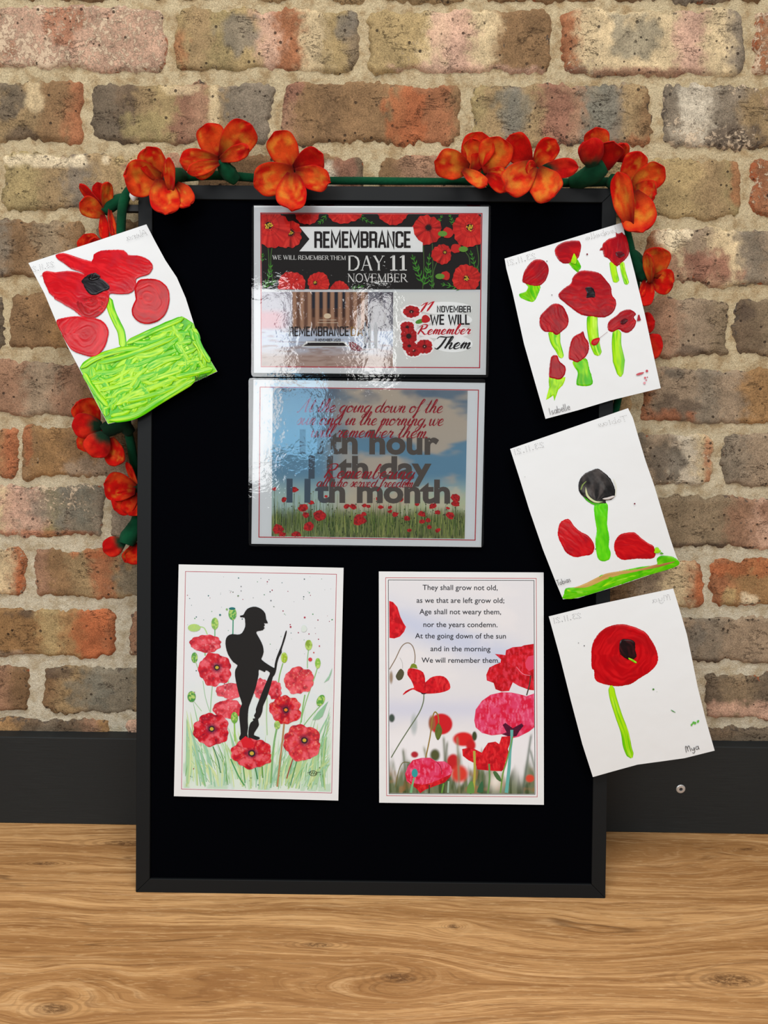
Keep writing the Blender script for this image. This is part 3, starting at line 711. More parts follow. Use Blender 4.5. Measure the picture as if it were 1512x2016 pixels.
# serif capitals: (polyline, relative stroke) ; thin serifs drawn as short bars
def _sf(xs, y): return [([(x - .085, y), (x + .085, y)], .35) for x in xs]
SERIF = {
 'W': ([([(.1, 1), (.36, .02)], 1.), ([(.36, .02), (.56, .9)], .4), ([(.5, 1), (.76, .02)], 1.), ([(.76, .02), (1.0, 1)], .4)] + _sf((.1, .5, 1.0), .985), 1.1),
 'E': ([([(.12, 0), (.12, 1)], 1.), ([(.05, .98), (.52, .98), (.53, .82)], .4), ([(.12, .52), (.42, .52)], .4), ([(.43, .62), (.43, .42)], .4), ([(.05, .02), (.55, .02), (.58, .2)], .4)], .64),
 'I': ([([(.12, 0), (.12, 1)], 1.)] + _sf((.12,), .98) + _sf((.12,), .02), .27),
 'L': ([([(.12, 0), (.12, 1)], 1.), ([(.05, .02), (.54, .02), (.57, .22)], .4)] + _sf((.12,), .98), .6),
 'R': ([([(.12, 0), (.12, 1)], 1.), ([(.05, .98), (.36, .98)], .4), ([(.36, .98), (.5, .9), (.53, .75), (.5, .6), (.36, .5)], .85), ([(.36, .5), (.12, .5)], .4), ([(.33, .5), (.66, .02)], .95)] + _sf((.12, .68), .02), .7),
 'M': ([([(.12, 0), (.12, 1)], .4), ([(.1, 1), (.44, .04)], 1.), ([(.44, .04), (.78, 1)], .4), ([(.78, 1), (.78, 0)], 1.)] + _sf((.12, .78), .98) + _sf((.12, .78), .02), .92),
 'B': ([([(.12, 0), (.12, 1)], 1.), ([(.05, .98), (.36, .98)], .4), ([(.34, .98), (.47, .9), (.48, .72), (.44, .6), (.33, .53)], .8), ([(.33, .53), (.12, .53)], .4), ([(.36, .53), (.52, .44), (.56, .27), (.5, .1), (.36, .02)], .9), ([(.36, .02), (.05, .02)], .4)], .66),
 'T': ([([(.32, 0), (.32, 1)], 1.), ([(.03, .8), (.05, .98), (.6, .98), (.62, .8)], .4)] + _sf((.32,), .02), .66),
 'H': ([([(.12, 0), (.12, 1)], 1.), ([(.62, 0), (.62, 1)], 1.), ([(.12, .52), (.62, .52)], .4)] + _sf((.12, .62), .98) + _sf((.12, .62), .02), .76),
 'D': ([([(.12, 0), (.12, 1)], 1.), ([(.05, .98), (.36, .98), (.5, .93)], .45), ([(.45, .95), (.6, .82), (.67, .6), (.67, .4), (.6, .18), (.45, .05)], .95), ([(.5, .07), (.36, .02), (.05, .02)], .45)], .78),
 'A': ([([(.1, .02), (.36, 1)], .4), ([(.36, 1), (.64, .02)], 1.), ([(.2, .35), (.54, .35)], .4)] + _sf((.1, .64), .02), .74),
 'Y': ([([(.1, 1), (.36, .48)], 1.), ([(.36, .48), (.62, 1)], .4), ([(.36, .5), (.36, 0)], 1.)] + _sf((.1, .62), .98) + _sf((.36,), .02), .70),
 'N': ([([(.13, 0), (.13, 1)], .4), ([(.1, 1), (.62, .02)], 1.), ([(.64, 0), (.64, 1)], .4)] + _sf((.1, .64), .98) + _sf((.13,), .02), .77),
 'O': ([([(.4, 1), (.22, .93), (.1, .72), (.08, .5), (.1, .28), (.22, .07), (.4, 0)], .8), ([(.4, 0), (.58, .07), (.7, .28), (.72, .5), (.7, .72), (.58, .93), (.4, 1)], .8)], .8),
 'V': ([([(.1, 1), (.38, .02)], 1.), ([(.38, .02), (.62, 1)], .4)] + _sf((.1, .62), .98), .72),
 '1': ([([(.22, 0), (.22, 1)], 1.25), ([(.06, .84), (.22, .98)], .5)] + [([(.05, .02), (.39, .02)], .45)], .46), ' ': ([], .28)}
SCR = {
 'a': ([[(.42, .42), (.28, .5), (.1, .35), (.08, .1), (.2, 0), (.35, .15), (.43, .46), (.4, .12), (.5, 0), (.62, .12)]], .58),
 'b': ([[(0, .12), (.22, .6), (.28, .95), (.18, .95), (.1, .3), (.14, .02), (.3, .02), (.38, .25), (.3, .42), (.46, .36)]], .44),
 'c': ([[(.36, .4), (.25, .5), (.08, .3), (.1, .06), (.25, 0), (.45, .14)]], .4),
 'd': ([[(.42, .42), (.28, .5), (.1, .35), (.08, .1), (.2, 0), (.35, .15), (.47, .6), (.54, 1.)], [(.5, .8), (.42, .3), (.42, .08), (.5, 0), (.62, .12)]], .58),
 'e': ([[(.0, .14), (.22, .22), (.34, .38), (.24, .5), (.08, .32), (.1, .06), (.26, 0), (.46, .14)]], .42),
 'f': ([[(0, .3), (.3, .7), (.4, .95), (.3, 1.), (.2, .7), (.12, 0), (.04, -.4), (-.02, -.3), (.1, -.05), (.34, .2)]], .34),
 'g': ([[(.42, .42), (.28, .5), (.1, .35), (.08, .1), (.2, 0), (.35, .15), (.44, .45), (.36, -.1), (.2, -.42), (.05, -.35), (.15, -.15), (.55, .12)]], .52),
 'h': ([[(0, .1), (.25, .6), (.32, .95), (.22, .95), (.12, .3), (.08, 0)], [(.1, .2), (.28, .48), (.37, .42), (.34, .1), (.42, 0), (.55, .12)]], .52),
 'i': ([[(0, .15), (.14, .48), (.1, .1), (.18, 0), (.32, .14)], [(.2, .68), (.23, .72)]], .28),
 'l': ([[(0, .12), (.22, .6), (.28, .95), (.18, .95), (.1, .3), (.14, .02), (.3, .14)]], .26),
 'm': ([[(0, .2), (.12, .48), (.08, 0)], [(.1, .25), (.25, .48), (.3, .35), (.26, 0)], [(.29, .25), (.45, .48), (.5, .38), (.46, .08), (.54, 0), (.66, .12)]], .62),
 'n': ([[(0, .2), (.12, .48), (.08, 0)], [(.1, .25), (.27, .48), (.34, .38), (.3, .08), (.38, 0), (.5, .12)]], .46),
 'o': ([[(.3, .48), (.1, .4), (.06, .1), (.2, 0), (.38, .15), (.36, .42), (.25, .48), (.3, .38), (.5, .4)]], .44),
 'r': ([[(0, .15), (.12, .5), (.12, .42), (.3, .42), (.24, .1), (.32, 0), (.44, .14)]], .4),
 's': ([[(0, .1), (.22, .52), (.3, .2), (.2, 0), (.05, .06)], [(.22, 0), (.38, .14)]], .34),
 't': ([[(0, .1), (.2, .55), (.26, .9), (.16, .3), (.16, .05), (.26, 0), (.4, .14)], [(.02, .62), (.4, .67)]], .34),
 'u': ([[(0, .15), (.1, .48), (.08, .12), (.18, 0), (.34, .2), (.42, .48), (.4, .12), (.48, 0), (.6, .12)]], .56),
 'v': ([[(0, .35), (.1, .48), (.16, .05), (.22, 0), (.36, .3), (.34, .48), (.46, .42)]], .42),
 'w': ([[(0, .35), (.08, .48), (.1, .1), (.2, 0), (.32, .2), (.34, .45), (.34, .12), (.46, 0), (.6, .25), (.58, .48), (.7, .42)]], .64),
 'A': ([[(-.1, .05), (.02, .0), (.35, .85), (.45, 1), (.42, .5), (.48, 0), (.58, .08)], [(.1, .32), (.58, .42)]], .62),
 'R': ([[(.2, .9), (.12, .4), (.05, 0)], [(-.08, .72), (.2, 1.), (.52, .95), (.46, .62), (.15, .5), (.4, .2), (.6, 0), (.8, .12)]], .74),
 'T': ([[(-.12, .82), (0, 1.), (.4, .96), (.8, 1.02)], [(.42, .96), (.28, .3), (.12, 0), (-.06, .1)]], .5),
 '1': ([[(.08, .74), (.36, 1), (.2, 0)]], .34), ',': ([[(.12, .08), (.10, -.02), (.02, -.18)]], .3), '.': ([[(.06, .08), (.09, .03), (.12, -.02)]], .28), ' ': ([], .26)}
HAND = {
 'A': ([[(0, 0), (.28, 1), (.5, 0)], [(.1, .38), (.45, .38)]], .6), 'I': ([[(.1, 0), (.12, 1)]], .28), 'T': ([[(0, 1), (.55, .97)], [(.3, .98), (.24, 0)]], .5),
 'M': ([[(0, 0), (.06, .9), (.2, .92), (.28, .1)], [(.28, .6), (.4, .92), (.55, .85), (.58, 0)]], .72),
 'l': ([[(.05, 1), (.05, .05), (.12, 0)]], .24), 'e': ([[(.05, .28), (.38, .32), (.3, .52), (.12, .48), (.04, .2), (.2, 0), (.4, .1)]], .48),
 'n': ([[(.05, 0), (.06, .5)], [(.06, .35), (.25, .52), (.36, .4), (.36, 0)]], .48), 'a': ([[(.4, .42), (.2, .52), (.05, .25), (.18, 0), (.38, .2), (.42, .5), (.42, .05), (.5, 0)]], .54),
 's': ([[(.32, .45), (.12, .48), (.1, .32), (.3, .2), (.26, .02), (.04, .04)]], .42), 'b': ([[(.05, 1), (.05, 0)], [(.05, .35), (.25, .52), (.4, .28), (.25, 0), (.05, .1)]], .5),
 'o': ([[(.22, .52), (.04, .3), (.18, 0), (.4, .22), (.24, .52)]], .5), 'i': ([[(.06, .5), (.06, 0)], [(.08, .72), (.09, .76)]], .22),
 'y': ([[(.04, .5), (.08, .15), (.25, .1), (.38, .5)], [(.38, .5), (.34, -.2), (.15, -.42), (.02, -.25)]], .5),
 '2': ([[(.05, .8), (.25, 1), (.42, .78), (.05, 0), (.45, .03)]], .6), '3': ([[(.05, .95), (.4, .95), (.2, .58), (.42, .35), (.25, 0), (.03, .1)]], .6),
 '1': ([[(.1, .95), (.1, 0)]], .35), '.': ([[(.08, 0), (.12, .05)]], .35), ' ': ([], .3)}
def stroke_text(S, mb, font, txt, p0, p1, cap, w, col, smoothn=0, slant=0, nib=False, mirror=False, dotted=False, h=None, clear=None):
    x = 0; pl = []
    for ch in txt:
        g = font[ch]
        for q in g[0]:
            q, rw = (q if isinstance(q, tuple) and isinstance(q[0], list) else (q, 1.0))
            a = np.array(q, float)
            if smoothn and len(a) > 2: a = smooth(a, smoothn, False)
            a[:, 0] += x; pl.append((a, rw))
        x += g[1]
    ax = np.concatenate([q[0][:, 0] + slant * q[0][:, 1] for q in pl]); h = S.level() if h is None else h
    for a, rw in pl:
        p = xform(p0, p1, cap, ax.min(), ax.max(), a, mirror, slant)
        wd = np.full(len(p), w * rw)
        if nib:
            dd = np.gradient(a, axis=0); dn = dd / (np.linalg.norm(dd, axis=1)[:, None] + 1e-9)
            wd = w * (.42 + .58 * np.clip(-dn[:, 1] * .9 + .25, 0, 1)); k = np.linspace(0, 1, len(p)); wd *= np.clip(np.minimum(k, 1 - k) / .08, .35, 1)
        if dotted:
            q = resample(p, 3.4, False); S.dots(mb, q, w * .5, col, 5, h=h)
        else: S.ribbon(mb, p, wd, col, h=h)

# ------------------------------------------------------------------ printed poppies and leaves
def poppy(S, mb, c, r, rot=0, sq=1.0, lobes=4, col=(206, 32, 28), deep=(120, 8, 10), hi=(235, 70, 55), ctr=(.0, .0), cr=.22, yellow=True, seed=0, grid=1.7):
    c = np.asarray(c, float); th = np.linspace(0, 2 * math.pi, 64, endpoint=False)
    rr = r * (.86 + .12 * np.abs(np.sin(lobes / 2 * (th - rot))) ** .6 + .07 * (vn(np.cos(th) * 3 + seed, np.sin(th) * 3, seed) - .5) + .035 * np.sin(th * 13 + seed))
    poly = c + np.c_[rr * np.cos(th), rr * np.sin(th) * sq]; cc = c + np.array(ctr) * r
    def f(v):
        d = v - cc; a = np.arctan2(d[:, 1] / sq, d[:, 0]); q = np.hypot(d[:, 0], d[:, 1] / sq) / r
        st = vn(a * 9, q * 1.2, seed + 3, 2); seam = np.exp(-(np.abs(np.sin(lobes / 2 * (a - rot))) / .16) ** 2) * ss(.1, .5, q)
        o = mixc(lin(col), lin(hi), ss(.5, .85, st) * .8); o = mixc(o, lin(deep), np.clip(seam * .75 + ss(.45, .1, st) * .45 + ss(.42, .1, q) * .5, 0, 1)); return o
    S.fill(mb, poly, f, grid=grid)
    if cr:
        S.fill(mb, cc + np.c_[np.cos(th[::4]), np.sin(th[::4]) * sq] * r * cr, (40, 12, 14))
        rn = random.Random(seed); k = 16
        S.dots(mb, [cc + r * cr * (1.0 + .35 * rn.random()) * np.array([math.cos(i * 6.283 / k), math.sin(i * 6.283 / k) * sq]) for i in range(k)], max(.35, r * .035), (30, 10, 10), 5)
        if yellow: S.dots(mb, [cc + r * cr * .55 * rn.random() * np.array([math.cos(i * 2.4), math.sin(i * 2.4)]) for i in range(9)], r * .055, (222, 190, 60), 6)
def leafy(S, mb, path, size, col=(62, 140, 40), n=7, seed=0):
    p = smooth(path, 6, False); S.ribbon(mb, p, size * .14, col); rn = random.Random(seed)
    for i in range(n):
        k = int((i + .7) / (n + .4) * (len(p) - 1)); a = p[k]; d = p[min(k + 1, len(p) - 1)] - p[k - 1]; d /= np.linalg.norm(d) + 1e-9
        for sd in (-1, 1):
            nn = np.array([-d[1], d[0]]) * sd; L = size * (1 - .55 * i / n) * (.8 + .3 * rn.random())
            q = [a, a + d * L * .35 + nn * L * .45, a + d * L * .9 + nn * L * .7]
            S.ribbon(mb, smooth(q, 4, False), [size * .22, size * .2, size * .03], [col, (84, 160, 52)][(i + (sd > 0)) % 2])
    S.ribbon(mb, [p[-1], p[-1] + (p[-1] - p[-3]) * .6], [size * .2, .2], col)
def blob(c, rx, ry, n=18, rot=0, nz=.0, seed=0):
    a = np.linspace(0, 2 * math.pi, n, endpoint=False); r = 1 + nz * (vn(np.cos(a) * 2 + seed, np.sin(a) * 2, seed) - .5) * 2
    x = rx * r * np.cos(a); y = ry * r * np.sin(a); cr, sr = math.cos(rot), math.sin(rot)
    return np.asarray(c, float) + np.c_[x * cr - y * sr, x * sr + y * cr]

def roundq(q, r, n=5):
    q = np.asarray(q, float); out = []
    for i in range(4):
        a, b, c = q[i - 1], q[i], q[(i + 1) % 4]; u = (a - b) / np.linalg.norm(a - b); v = (c - b) / np.linalg.norm(c - b)
        for k in range(n + 1):
            t = k / n; out.append((1 - t) ** 2 * (b + u * r) + 2 * t * (1 - t) * b + t * t * (b + v * r))
    return np.array(out)
def film(S, outline, h=None):
    h = .00035 + S.mx * .00001
    v, f = cdt(resample(outline, 6), 14); mb = MB(); mb.add(S.loc(v, h), S.orient(v, f)); mb.build('laminate_film', M_LAM, S.root, shade=True, attrs=False)

# ---- 1: laminated poster with black poppy banner
k = K(480, 390, 3.024); q = k([(48, 38), (1471, 40), (1457, 1068), (44, 1064)])
S = Sheet('laminated_poster', 'laminated poster with black poppy banner reading REMEMBRANCE DAY 11 NOVEMBER at board top', 'poster', q, .0004, group='laminated posters on the board')
S.paper(k([(60, 45), (1458, 51), (1441, 1052), (60, 1040)]))
mb = MB(); S.rect(mb, k([(101, 89), (1418, 92), (1404, 1010), (104, 1004)]), 1.9, (186, 8, 34)); mb.build('border_line', M_PRINT, S.root)
mb = MB()
S.fill(mb, k([(104, 93), (1413, 96), (1408, 545), (107, 542)]), (26, 22, 21), grid=14)
def clipq(x, y, x0=106, x1=1410, y0=95, y1=541): return (min(max(x, x0), x1), min(max(y, y0), y1))
def cpoppy(cx, cy, r, **kw):
    """poppy cut by the banner's edge"""
    cut = kw.pop('cut', None); P = k([(cx, cy)])[0]; rr = r / 3.024
    if not cut: return poppy(S, mb, P, rr, **kw)
    th = np.linspace(0, 2 * math.pi, 60, endpoint=False); sd = kw.get('seed', 0)
    rad = rr * (.9 + .1 * np.abs(np.sin(2 * th + sd)) ** .6 + .03 * np.sin(th * 15)); pl = P + np.c_[rad * np.cos(th), rad * np.sin(th) * kw.get('sq', 1)]
    lo = k([(cut[0], cut[1])])[0]; hi_ = k([(cut[2], cut[3])])[0]; pl = np.clip(pl, lo, hi_)
    keep = [pl[0]]
    for p in pl[1:]:
        if np.linalg.norm(p - keep[-1]) > .25: keep.append(p)
    c0 = P + np.array(kw.get('ctr', (0, 0))) * rr
    def f(v):
        d = v - c0; a = np.arctan2(d[:, 1], d[:, 0]); q_ = np.hypot(d[:, 0], d[:, 1]) / rr; st = vn(a * 9, q_, sd, 2)
        o = mixc(lin((208, 34, 30)), lin((236, 66, 52)), ss(.5, .85, st)); return mixc(o, lin((130, 8, 12)), np.clip(ss(.45, .15, st) * .5 + np.exp(-((q_ - .55) / .04) ** 2) * .3, 0, 1))
    S.fill(mb, np.array(keep), f, grid=1.7)
    if kw.get('cr', .2):
        S.fill(mb, c0 + np.c_[np.cos(th[::4]), np.sin(th[::4])] * rr * .2, (46, 14, 14)); rn = random.Random(sd)
        S.dots(mb, [c0 + rr * .2 * rn.random() * np.array([math.cos(i * 2.4), math.sin(i * 2.4)]) for i in range(12)], rr * .05, (228, 196, 60), 6)
        S.dots(mb, [c0 + rr * (.24 + .06 * rn.random()) * np.array([math.cos(i * .35), math.sin(i * .35)]) for i in range(18)], rr * .025, (30, 8, 8), 5)
C0 = (105, 95, 1411, 543)
for pth in ([(145, 290), (150, 420), (140, 535)], [(170, 280), (160, 380), (175, 520)], [(1068, 270), (1072, 400), (1065, 540)], [(1122, 270), (1125, 400), (1118, 540)], [(1150, 380), (1130, 440), (1128, 535)], [(1385, 270), (1398, 360), (1392, 420)], [(1310, 310), (1340, 350), (1345, 400)]):
    S.ribbon(mb, k(pth), 1.6, (74, 110, 50), sm=5)
for pth, sz, n in (([(120, 535), (150, 470), (160, 390)], 15, 5), ([(1060, 500), (1030, 420), (1005, 345)], 17, 6), ([(1070, 520), (1095, 430), (1105, 340)], 16, 6), ([(1125, 530), (1115, 480), (1108, 430)], 12, 4), ([(1388, 450), (1370, 390), (1352, 320)], 13, 5),
                   ([(1130, 160), (1160, 140), (1180, 105)], 11, 4), ([(1255, 160), (1240, 135), (1225, 100)], 11, 4), ([(490, 100), (470, 130), (445, 150)], 11, 3), ([(690, 100), (720, 130), (770, 150)], 11, 4), ([(1300, 530), (1240, 525), (1180, 512)], 14, 4), ([(640, 537), (680, 530), (715, 522)], 9, 3), ([(110, 380), (112, 350), (110, 330)], 8, 3), ([(160, 520), (175, 500), (190, 490)], 9, 3)):
    leafy(S, mb, k(pth), sz * .7, n=n, seed=int(sz * n))
cpoppy(262, 215, 88, seed=11, ctr=(.2, -.1), sq=1.0)
cpoppy(165, 185, 112, seed=2, ctr=(-.15, -.2), cut=C0)
cpoppy(378, 85, 75, seed=3, cut=C0, cr=0); cpoppy(598, 75, 112, seed=4, cut=C0, cr=0, sq=.7); cpoppy(888, 85, 90, seed=5, cut=C0, cr=0, sq=.85)
cpoppy(285, 520, 85, seed=6, cut=C0, cr=0); cpoppy(445, 505, 66, seed=7, cut=C0, ctr=(-.3, 0)); cpoppy(570, 550, 58, seed=8, cut=C0, cr=0)
cpoppy(1090, 190, 92, seed=9, lobes=5, ctr=(.1, -.15), cr=.18, yellow=False)
cpoppy(1345, 190, 105, seed=10, ctr=(0, -.15), cut=C0); cpoppy(1325, 478, 85, seed=12, lobes=5, cut=C0)
cpoppy(1178, 335, 62, seed=13, lobes=3, ctr=(.3, -.2), cr=.15)
for c, r_ in (((1215, 208), 34), ((1262, 300), 30), ((1200, 462), 28)):
    S.fill(mb, k(blob(c, r_, r_ * .95, 14, nz=.25, seed=r_)), (206, 40, 34)); S.fill(mb, k(blob((c[0] - 32 if c[0] < 1250 else c[0] + 45, c[1] + 4), 28, 17, 12)), (110, 160, 60))
cpoppy(1325, 105, 48, seed=21, cut=C0, cr=0, sq=.4)
S.fill(mb, k([(330, 170), (1008, 172), (1015, 215), (1040, 250), (1065, 265), (1065, 321), (330, 317), (391, 244)]), (232, 232, 230), grid=14)
mb.build('printed_banner', M_PRINT, S.root)
mb = MB()
stroke_text(S, mb, COND, 'REMEMBRANCE', k([(427, 297)])[0], k([(993, 296)])[0], 98 / 3.024, 15 / 3.024, (32, 26, 26))
stroke_text(S, mb, SERIF, 'WE WILL REMEMBER THEM', k([(170, 366)])[0], k([(606, 369)])[0], 26 / 3.024, 4.2 / 3.024, (225, 222, 218))
stroke_text(S, mb, SERIF, 'DAY', k([(622, 431)])[0], k([(838, 431)])[0], 88 / 3.024, 11.5 / 3.024, (230, 228, 224)); S.dots(mb, k([(838, 380)]), 1.3, (230, 228, 224))
stroke_text(S, mb, SERIF, '11', k([(872, 431)])[0], k([(971, 430)])[0], 90 / 3.024, 13 / 3.024, (230, 228, 224))
stroke_text(S, mb, SERIF, 'NOVEMBER', k([(617, 500)])[0], k([(978, 500)])[0], 50 / 3.024, 6.5 / 3.024, (225, 222, 218))
mb.build('lettering', M_PRINT, S.root)
# memorial building photograph
S.lv = 4
mb = MB(); qd = k([(106, 558), (889, 560), (887, 1004), (105, 1001)])
def f_mem(u, v, x, y):
    X = (x - 480) * 3.024; Y = (y - 390) * 3.024
    o = np.tile(lin((176, 172, 182)), (len(X), 1))
    o = mixc(o, lin((206, 150, 160)), ss(290, 180, X) * ss(650, 700, Y) * ss(800, 760, Y))
    bld = ss(286, 292, X) * ss(742, 735, X) * ss(792, 780, Y); colm = .5 + .5 * np.sin((X - 290) * .139)
    o = mixc(o, mixc(lin((118, 82, 64)), lin((178, 136, 108)), ss(.25, .8, colm)), bld)
    win = ss(.42, .3, colm) * ss(380, 392, X) * ss(612, 604, X) * ss(662, 656, Y); win2 = ss(.5, .35, np.abs(colm)) * 0
    o = mixc(o, lin((34, 38, 52)), win * bld); o = mixc(o, lin((70, 44, 36)), ss(.40, .25, colm) * ss(380, 392, X) * ss(612, 604, X) * ss(656, 662, Y) * ss(715, 705, Y) * bld)
    o = mixc(o, lin((120, 118, 128)), ss(738, 745, X) * ss(800, 780, Y)); o = mixc(o, lin((86, 80, 90)), ss(738, 745, X) * ss(800, 780, Y) * ss(.6, .7, vn(X * .05, Y * .01, 4)))
    gr = ss(770, 800, Y); st = vn(X * .012, Y * .09, 7, 3)
    o = mixc(o, mixc(lin((196, 206, 222)), lin((182, 158, 146)), ss(860, 960, Y + 60 * (st - .5))), gr)
    o = mixc(o, lin((150, 120, 108)), gr * ss(.55, .75, st) * .6); return o
gridfill(S, mb, qd, 150, 86, f_mem)
S.fill(mb, k([(342, 885), (372, 853), (598, 853), (630, 885)]), (228, 226, 220)); S.fill(mb, k([(356, 880), (380, 861), (592, 861), (616, 880)]), (34, 24, 26))
S.fill(mb, k(blob((498, 702), 22, 16, 12)), (232, 212, 180)); S.rect(mb, k([(450, 724), (550, 724), (550, 727), (450, 727)]), .5, (225, 205, 180)); S.rect(mb, k([(440, 740), (560, 740), (560, 743), (440, 743)]), .5, (225, 205, 180))
for x, w in ((722, 20), (748, 22), (785, 26)):
    S.fill(mb, k([(x - w / 2, 770), (x - w / 4, 752), (x - 6, 748), (x - 5, 738), (x + 5, 738), (x + 6, 748), (x + w / 3, 755), (x + w / 2, 780), (x + w / 2 - 2, 830), (x + w / 3, 885), (x + w / 2, 895), (x - w / 2, 893), (x - w / 3, 880), (x - w / 2 + 2, 830)]), (42, 58, 78))
S.fill(mb, k([(620, 858), (650, 855), (690, 880), (712, 905), (690, 912), (640, 905), (630, 880)]), (116, 28, 42)); S.dots(mb, k([(650, 880), (680, 895), (665, 870)]), 1.6, (190, 60, 80))
mb.build('printed_photograph', M_PRINT, S.root)
mb = MB()
stroke_text(S, mb, COND, 'REMEMBRANCE', k([(273, 823)])[0], k([(625, 821)])[0], 57 / 3.024, 8.5 / 3.024, (44, 36, 36))
stroke_text(S, mb, COND, 'DA', k([(637, 821)])[0], k([(706, 821)])[0], 55 / 3.024, 8.5 / 3.024, (150, 112, 52))
stroke_text(S, mb, COND, '11 NOVEMBER 2020', k([(423, 853)])[0], k([(575, 853)])[0], 16 / 3.024, 3.2 / 3.024, (44, 38, 38))
mb.build('lettering', M_PRINT, S.root)
# right-hand emblem panel
S.lv = 4
mb = MB(); S.fill(mb, k([(889, 560), (1402, 560), (1396, 1003), (887, 1004)]), (224, 224, 220), grid=12)
wh = (252, 252, 250)
for c, rx, ry in (((998, 678), 62, 45), ((1065, 725), 52, 36), ((975, 765), 56, 42), ((985, 830), 62, 55), ((1075, 880), 62, 55), ((1010, 900), 62, 50), ((1200, 655), 160, 38), ((1230, 725), 130, 42), ((1190, 795), 165, 42), ((1245, 868), 118, 50)):
    S.fill(mb, k(blob(c, rx, ry, 22)), wh)
cp = lambda x, y, r, s_, **kw: poppy(S, mb, k([(x, y)])[0], r / 3.024, seed=s_, grid=1.5, hi=(222, 40, 40), col=(186, 16, 26), deep=(90, 4, 10), **kw)
cp(998, 676, 52, 31, sq=.72, lobes=5, yellow=False); cp(973, 768, 44, 32, sq=.8, yellow=False); cp(982, 822, 52, 33, cr=.3, yellow=False); cp(1010, 905, 48, 34, sq=.85, yellow=False); cp(985, 880, 44, 39, sq=.8, yellow=False); cp(1076, 884, 50, 35, sq=.9, yellow=False)
S.fill(mb, k(blob((1048, 734), 28, 13, 12, -.3)), (88, 150, 50)); S.fill(mb, k(blob((1082, 720), 26, 24, 12, nz=.2)), (200, 24, 30)); S.dots(mb, k([(998, 678), (1010, 905), (1076, 884), (985, 922)]), 1.3, (230, 170, 150))
mb.build('printed_emblem', M_PRINT, S.root)
mb = MB()
stroke_text(S, mb, SCR, '11', k([(1052, 680)])[0], k([(1135, 668)])[0], 50 / 3.024, 11 / 3.024, (200, 22, 40), 4, .25, True)
stroke_text(S, mb, COND, 'NOVEMBER', k([(1153, 680)])[0], k([(1348, 680)])[0], 38 / 3.024, 6.5 / 3.024, (34, 30, 32))
stroke_text(S, mb, COND, 'WE WILL', k([(1113, 754)])[0], k([(1345, 753)])[0], 60 / 3.024, 10 / 3.024, (34, 30, 32))
stroke_text(S, mb, SCR, 'Remember', k([(1035, 812)])[0], k([(1352, 808)])[0], 58 / 3.024, 9.5 / 3.024, (198, 22, 44), 5, .3, True)
stroke_text(S, mb, SCR, 'Them', k([(1135, 898)])[0], k([(1352, 896)])[0], 72 / 3.024, 11.5 / 3.024, (30, 26, 28), 5, .3, True)
mb.build('lettering', M_PRINT, S.root)
film(S, roundq(q, 5))

# ---- 2: laminated poster with sky and poppy field
k = K(480, 730, 3.024); q = k([(28, 42), (1438, 48), (1428, 1051), (29, 1044)])
S = Sheet('laminated_poster', 'laminated poster of poppy field under blue sky with grey 11th hour lettering', 'poster', q, .0004, group='laminated posters on the board')
S.paper(k([(58, 52), (1437, 72), (1414, 1050), (45, 1030)]))
mb = MB(); S.rect(mb, k([(97, 97), (1397, 115), (1377, 1008), (90, 990)]), 1.7, (180, 10, 34)); mb.build('border_line', M_PRINT, S.root)
mb = MB()
def f_sky(u, v, x, y):
    X = (x - 480) * 3.024; Y = (y - 730) * 3.024; n = vn(X * .0035, Y * .009, 3, 4); n2 = vn(X * .008, Y * .014, 8, 4)
    o = mixc(lin((112, 128, 142)), lin((106, 148, 172)), ss(100, 520, Y)); o = mixc(o, lin((170, 192, 186)), ss(600, 760, Y)); o = mixc(o, lin((196, 198, 158)), ss(680, 800, Y) * ss(350, 900, X) * .8)
    cl = ss(.42, .64, n + .25 * np.exp(-((X - 900) / 300.) ** 2 - ((Y - 300) / 140.) ** 2)); o = mixc(o, lin((196, 180, 160)), cl * ss(420, 700, X) * .85)
    o = mixc(o, lin((204, 196, 176)), ss(.5, .7, n2) * ss(600, 1000, X) * ss(560, 640, Y) * .7); o = mixc(o, lin((92, 108, 128)), ss(260, 100, Y) * ss(.4, .7, n2) * .6)
    gr = ss(800, 880, Y + 60 * (vn(X * .03, Y * .02, 5) - .5)); g = vn(X * .16, Y * .02, 9, 3)
    o = mixc(o, mixc(lin((60, 78, 34)), lin((150, 160, 84)), g), gr * .9); return mixc(o, lin((44, 60, 28)), ss(940, 1000, Y) * ss(.55, .35, g) * .7)
gridfill(S, mb, k([(172, 101), (1333, 118), (1315, 1000), (165, 985)]), 196, 150, f_sky)
rn = random.Random(4)
hb = S.level()
for i in range(520):
    x = rn.uniform(172, 1312); y0 = rn.uniform(900, 992 if x < 600 else 996); L = rn.uniform(30, 150) * (1.25 if x < 560 else 1); dx = rn.uniform(-14, 14)
    c = rn.choice([(58, 82, 34), (84, 110, 44), (128, 146, 66), (166, 172, 96), (40, 58, 30), (104, 118, 60)])
    p = np.clip(np.array([(x, y0), (x + dx * .4, y0 - L * .5), (x + dx, y0 - L)]), (170, 0), (1316, 1000)); S.ribbon(mb, k(p), [1.1, .8, .3], c, h=hb + rn.random() * .00003, sm=3)
    if rn.random() < .28: S.dots(mb, k([(x + dx, y0 - L)]), rn.uniform(.7, 1.5), rn.choice([(70, 84, 46), (52, 58, 36), (110, 112, 70)]), 6, h=hb + .00004)
S.lv += 4
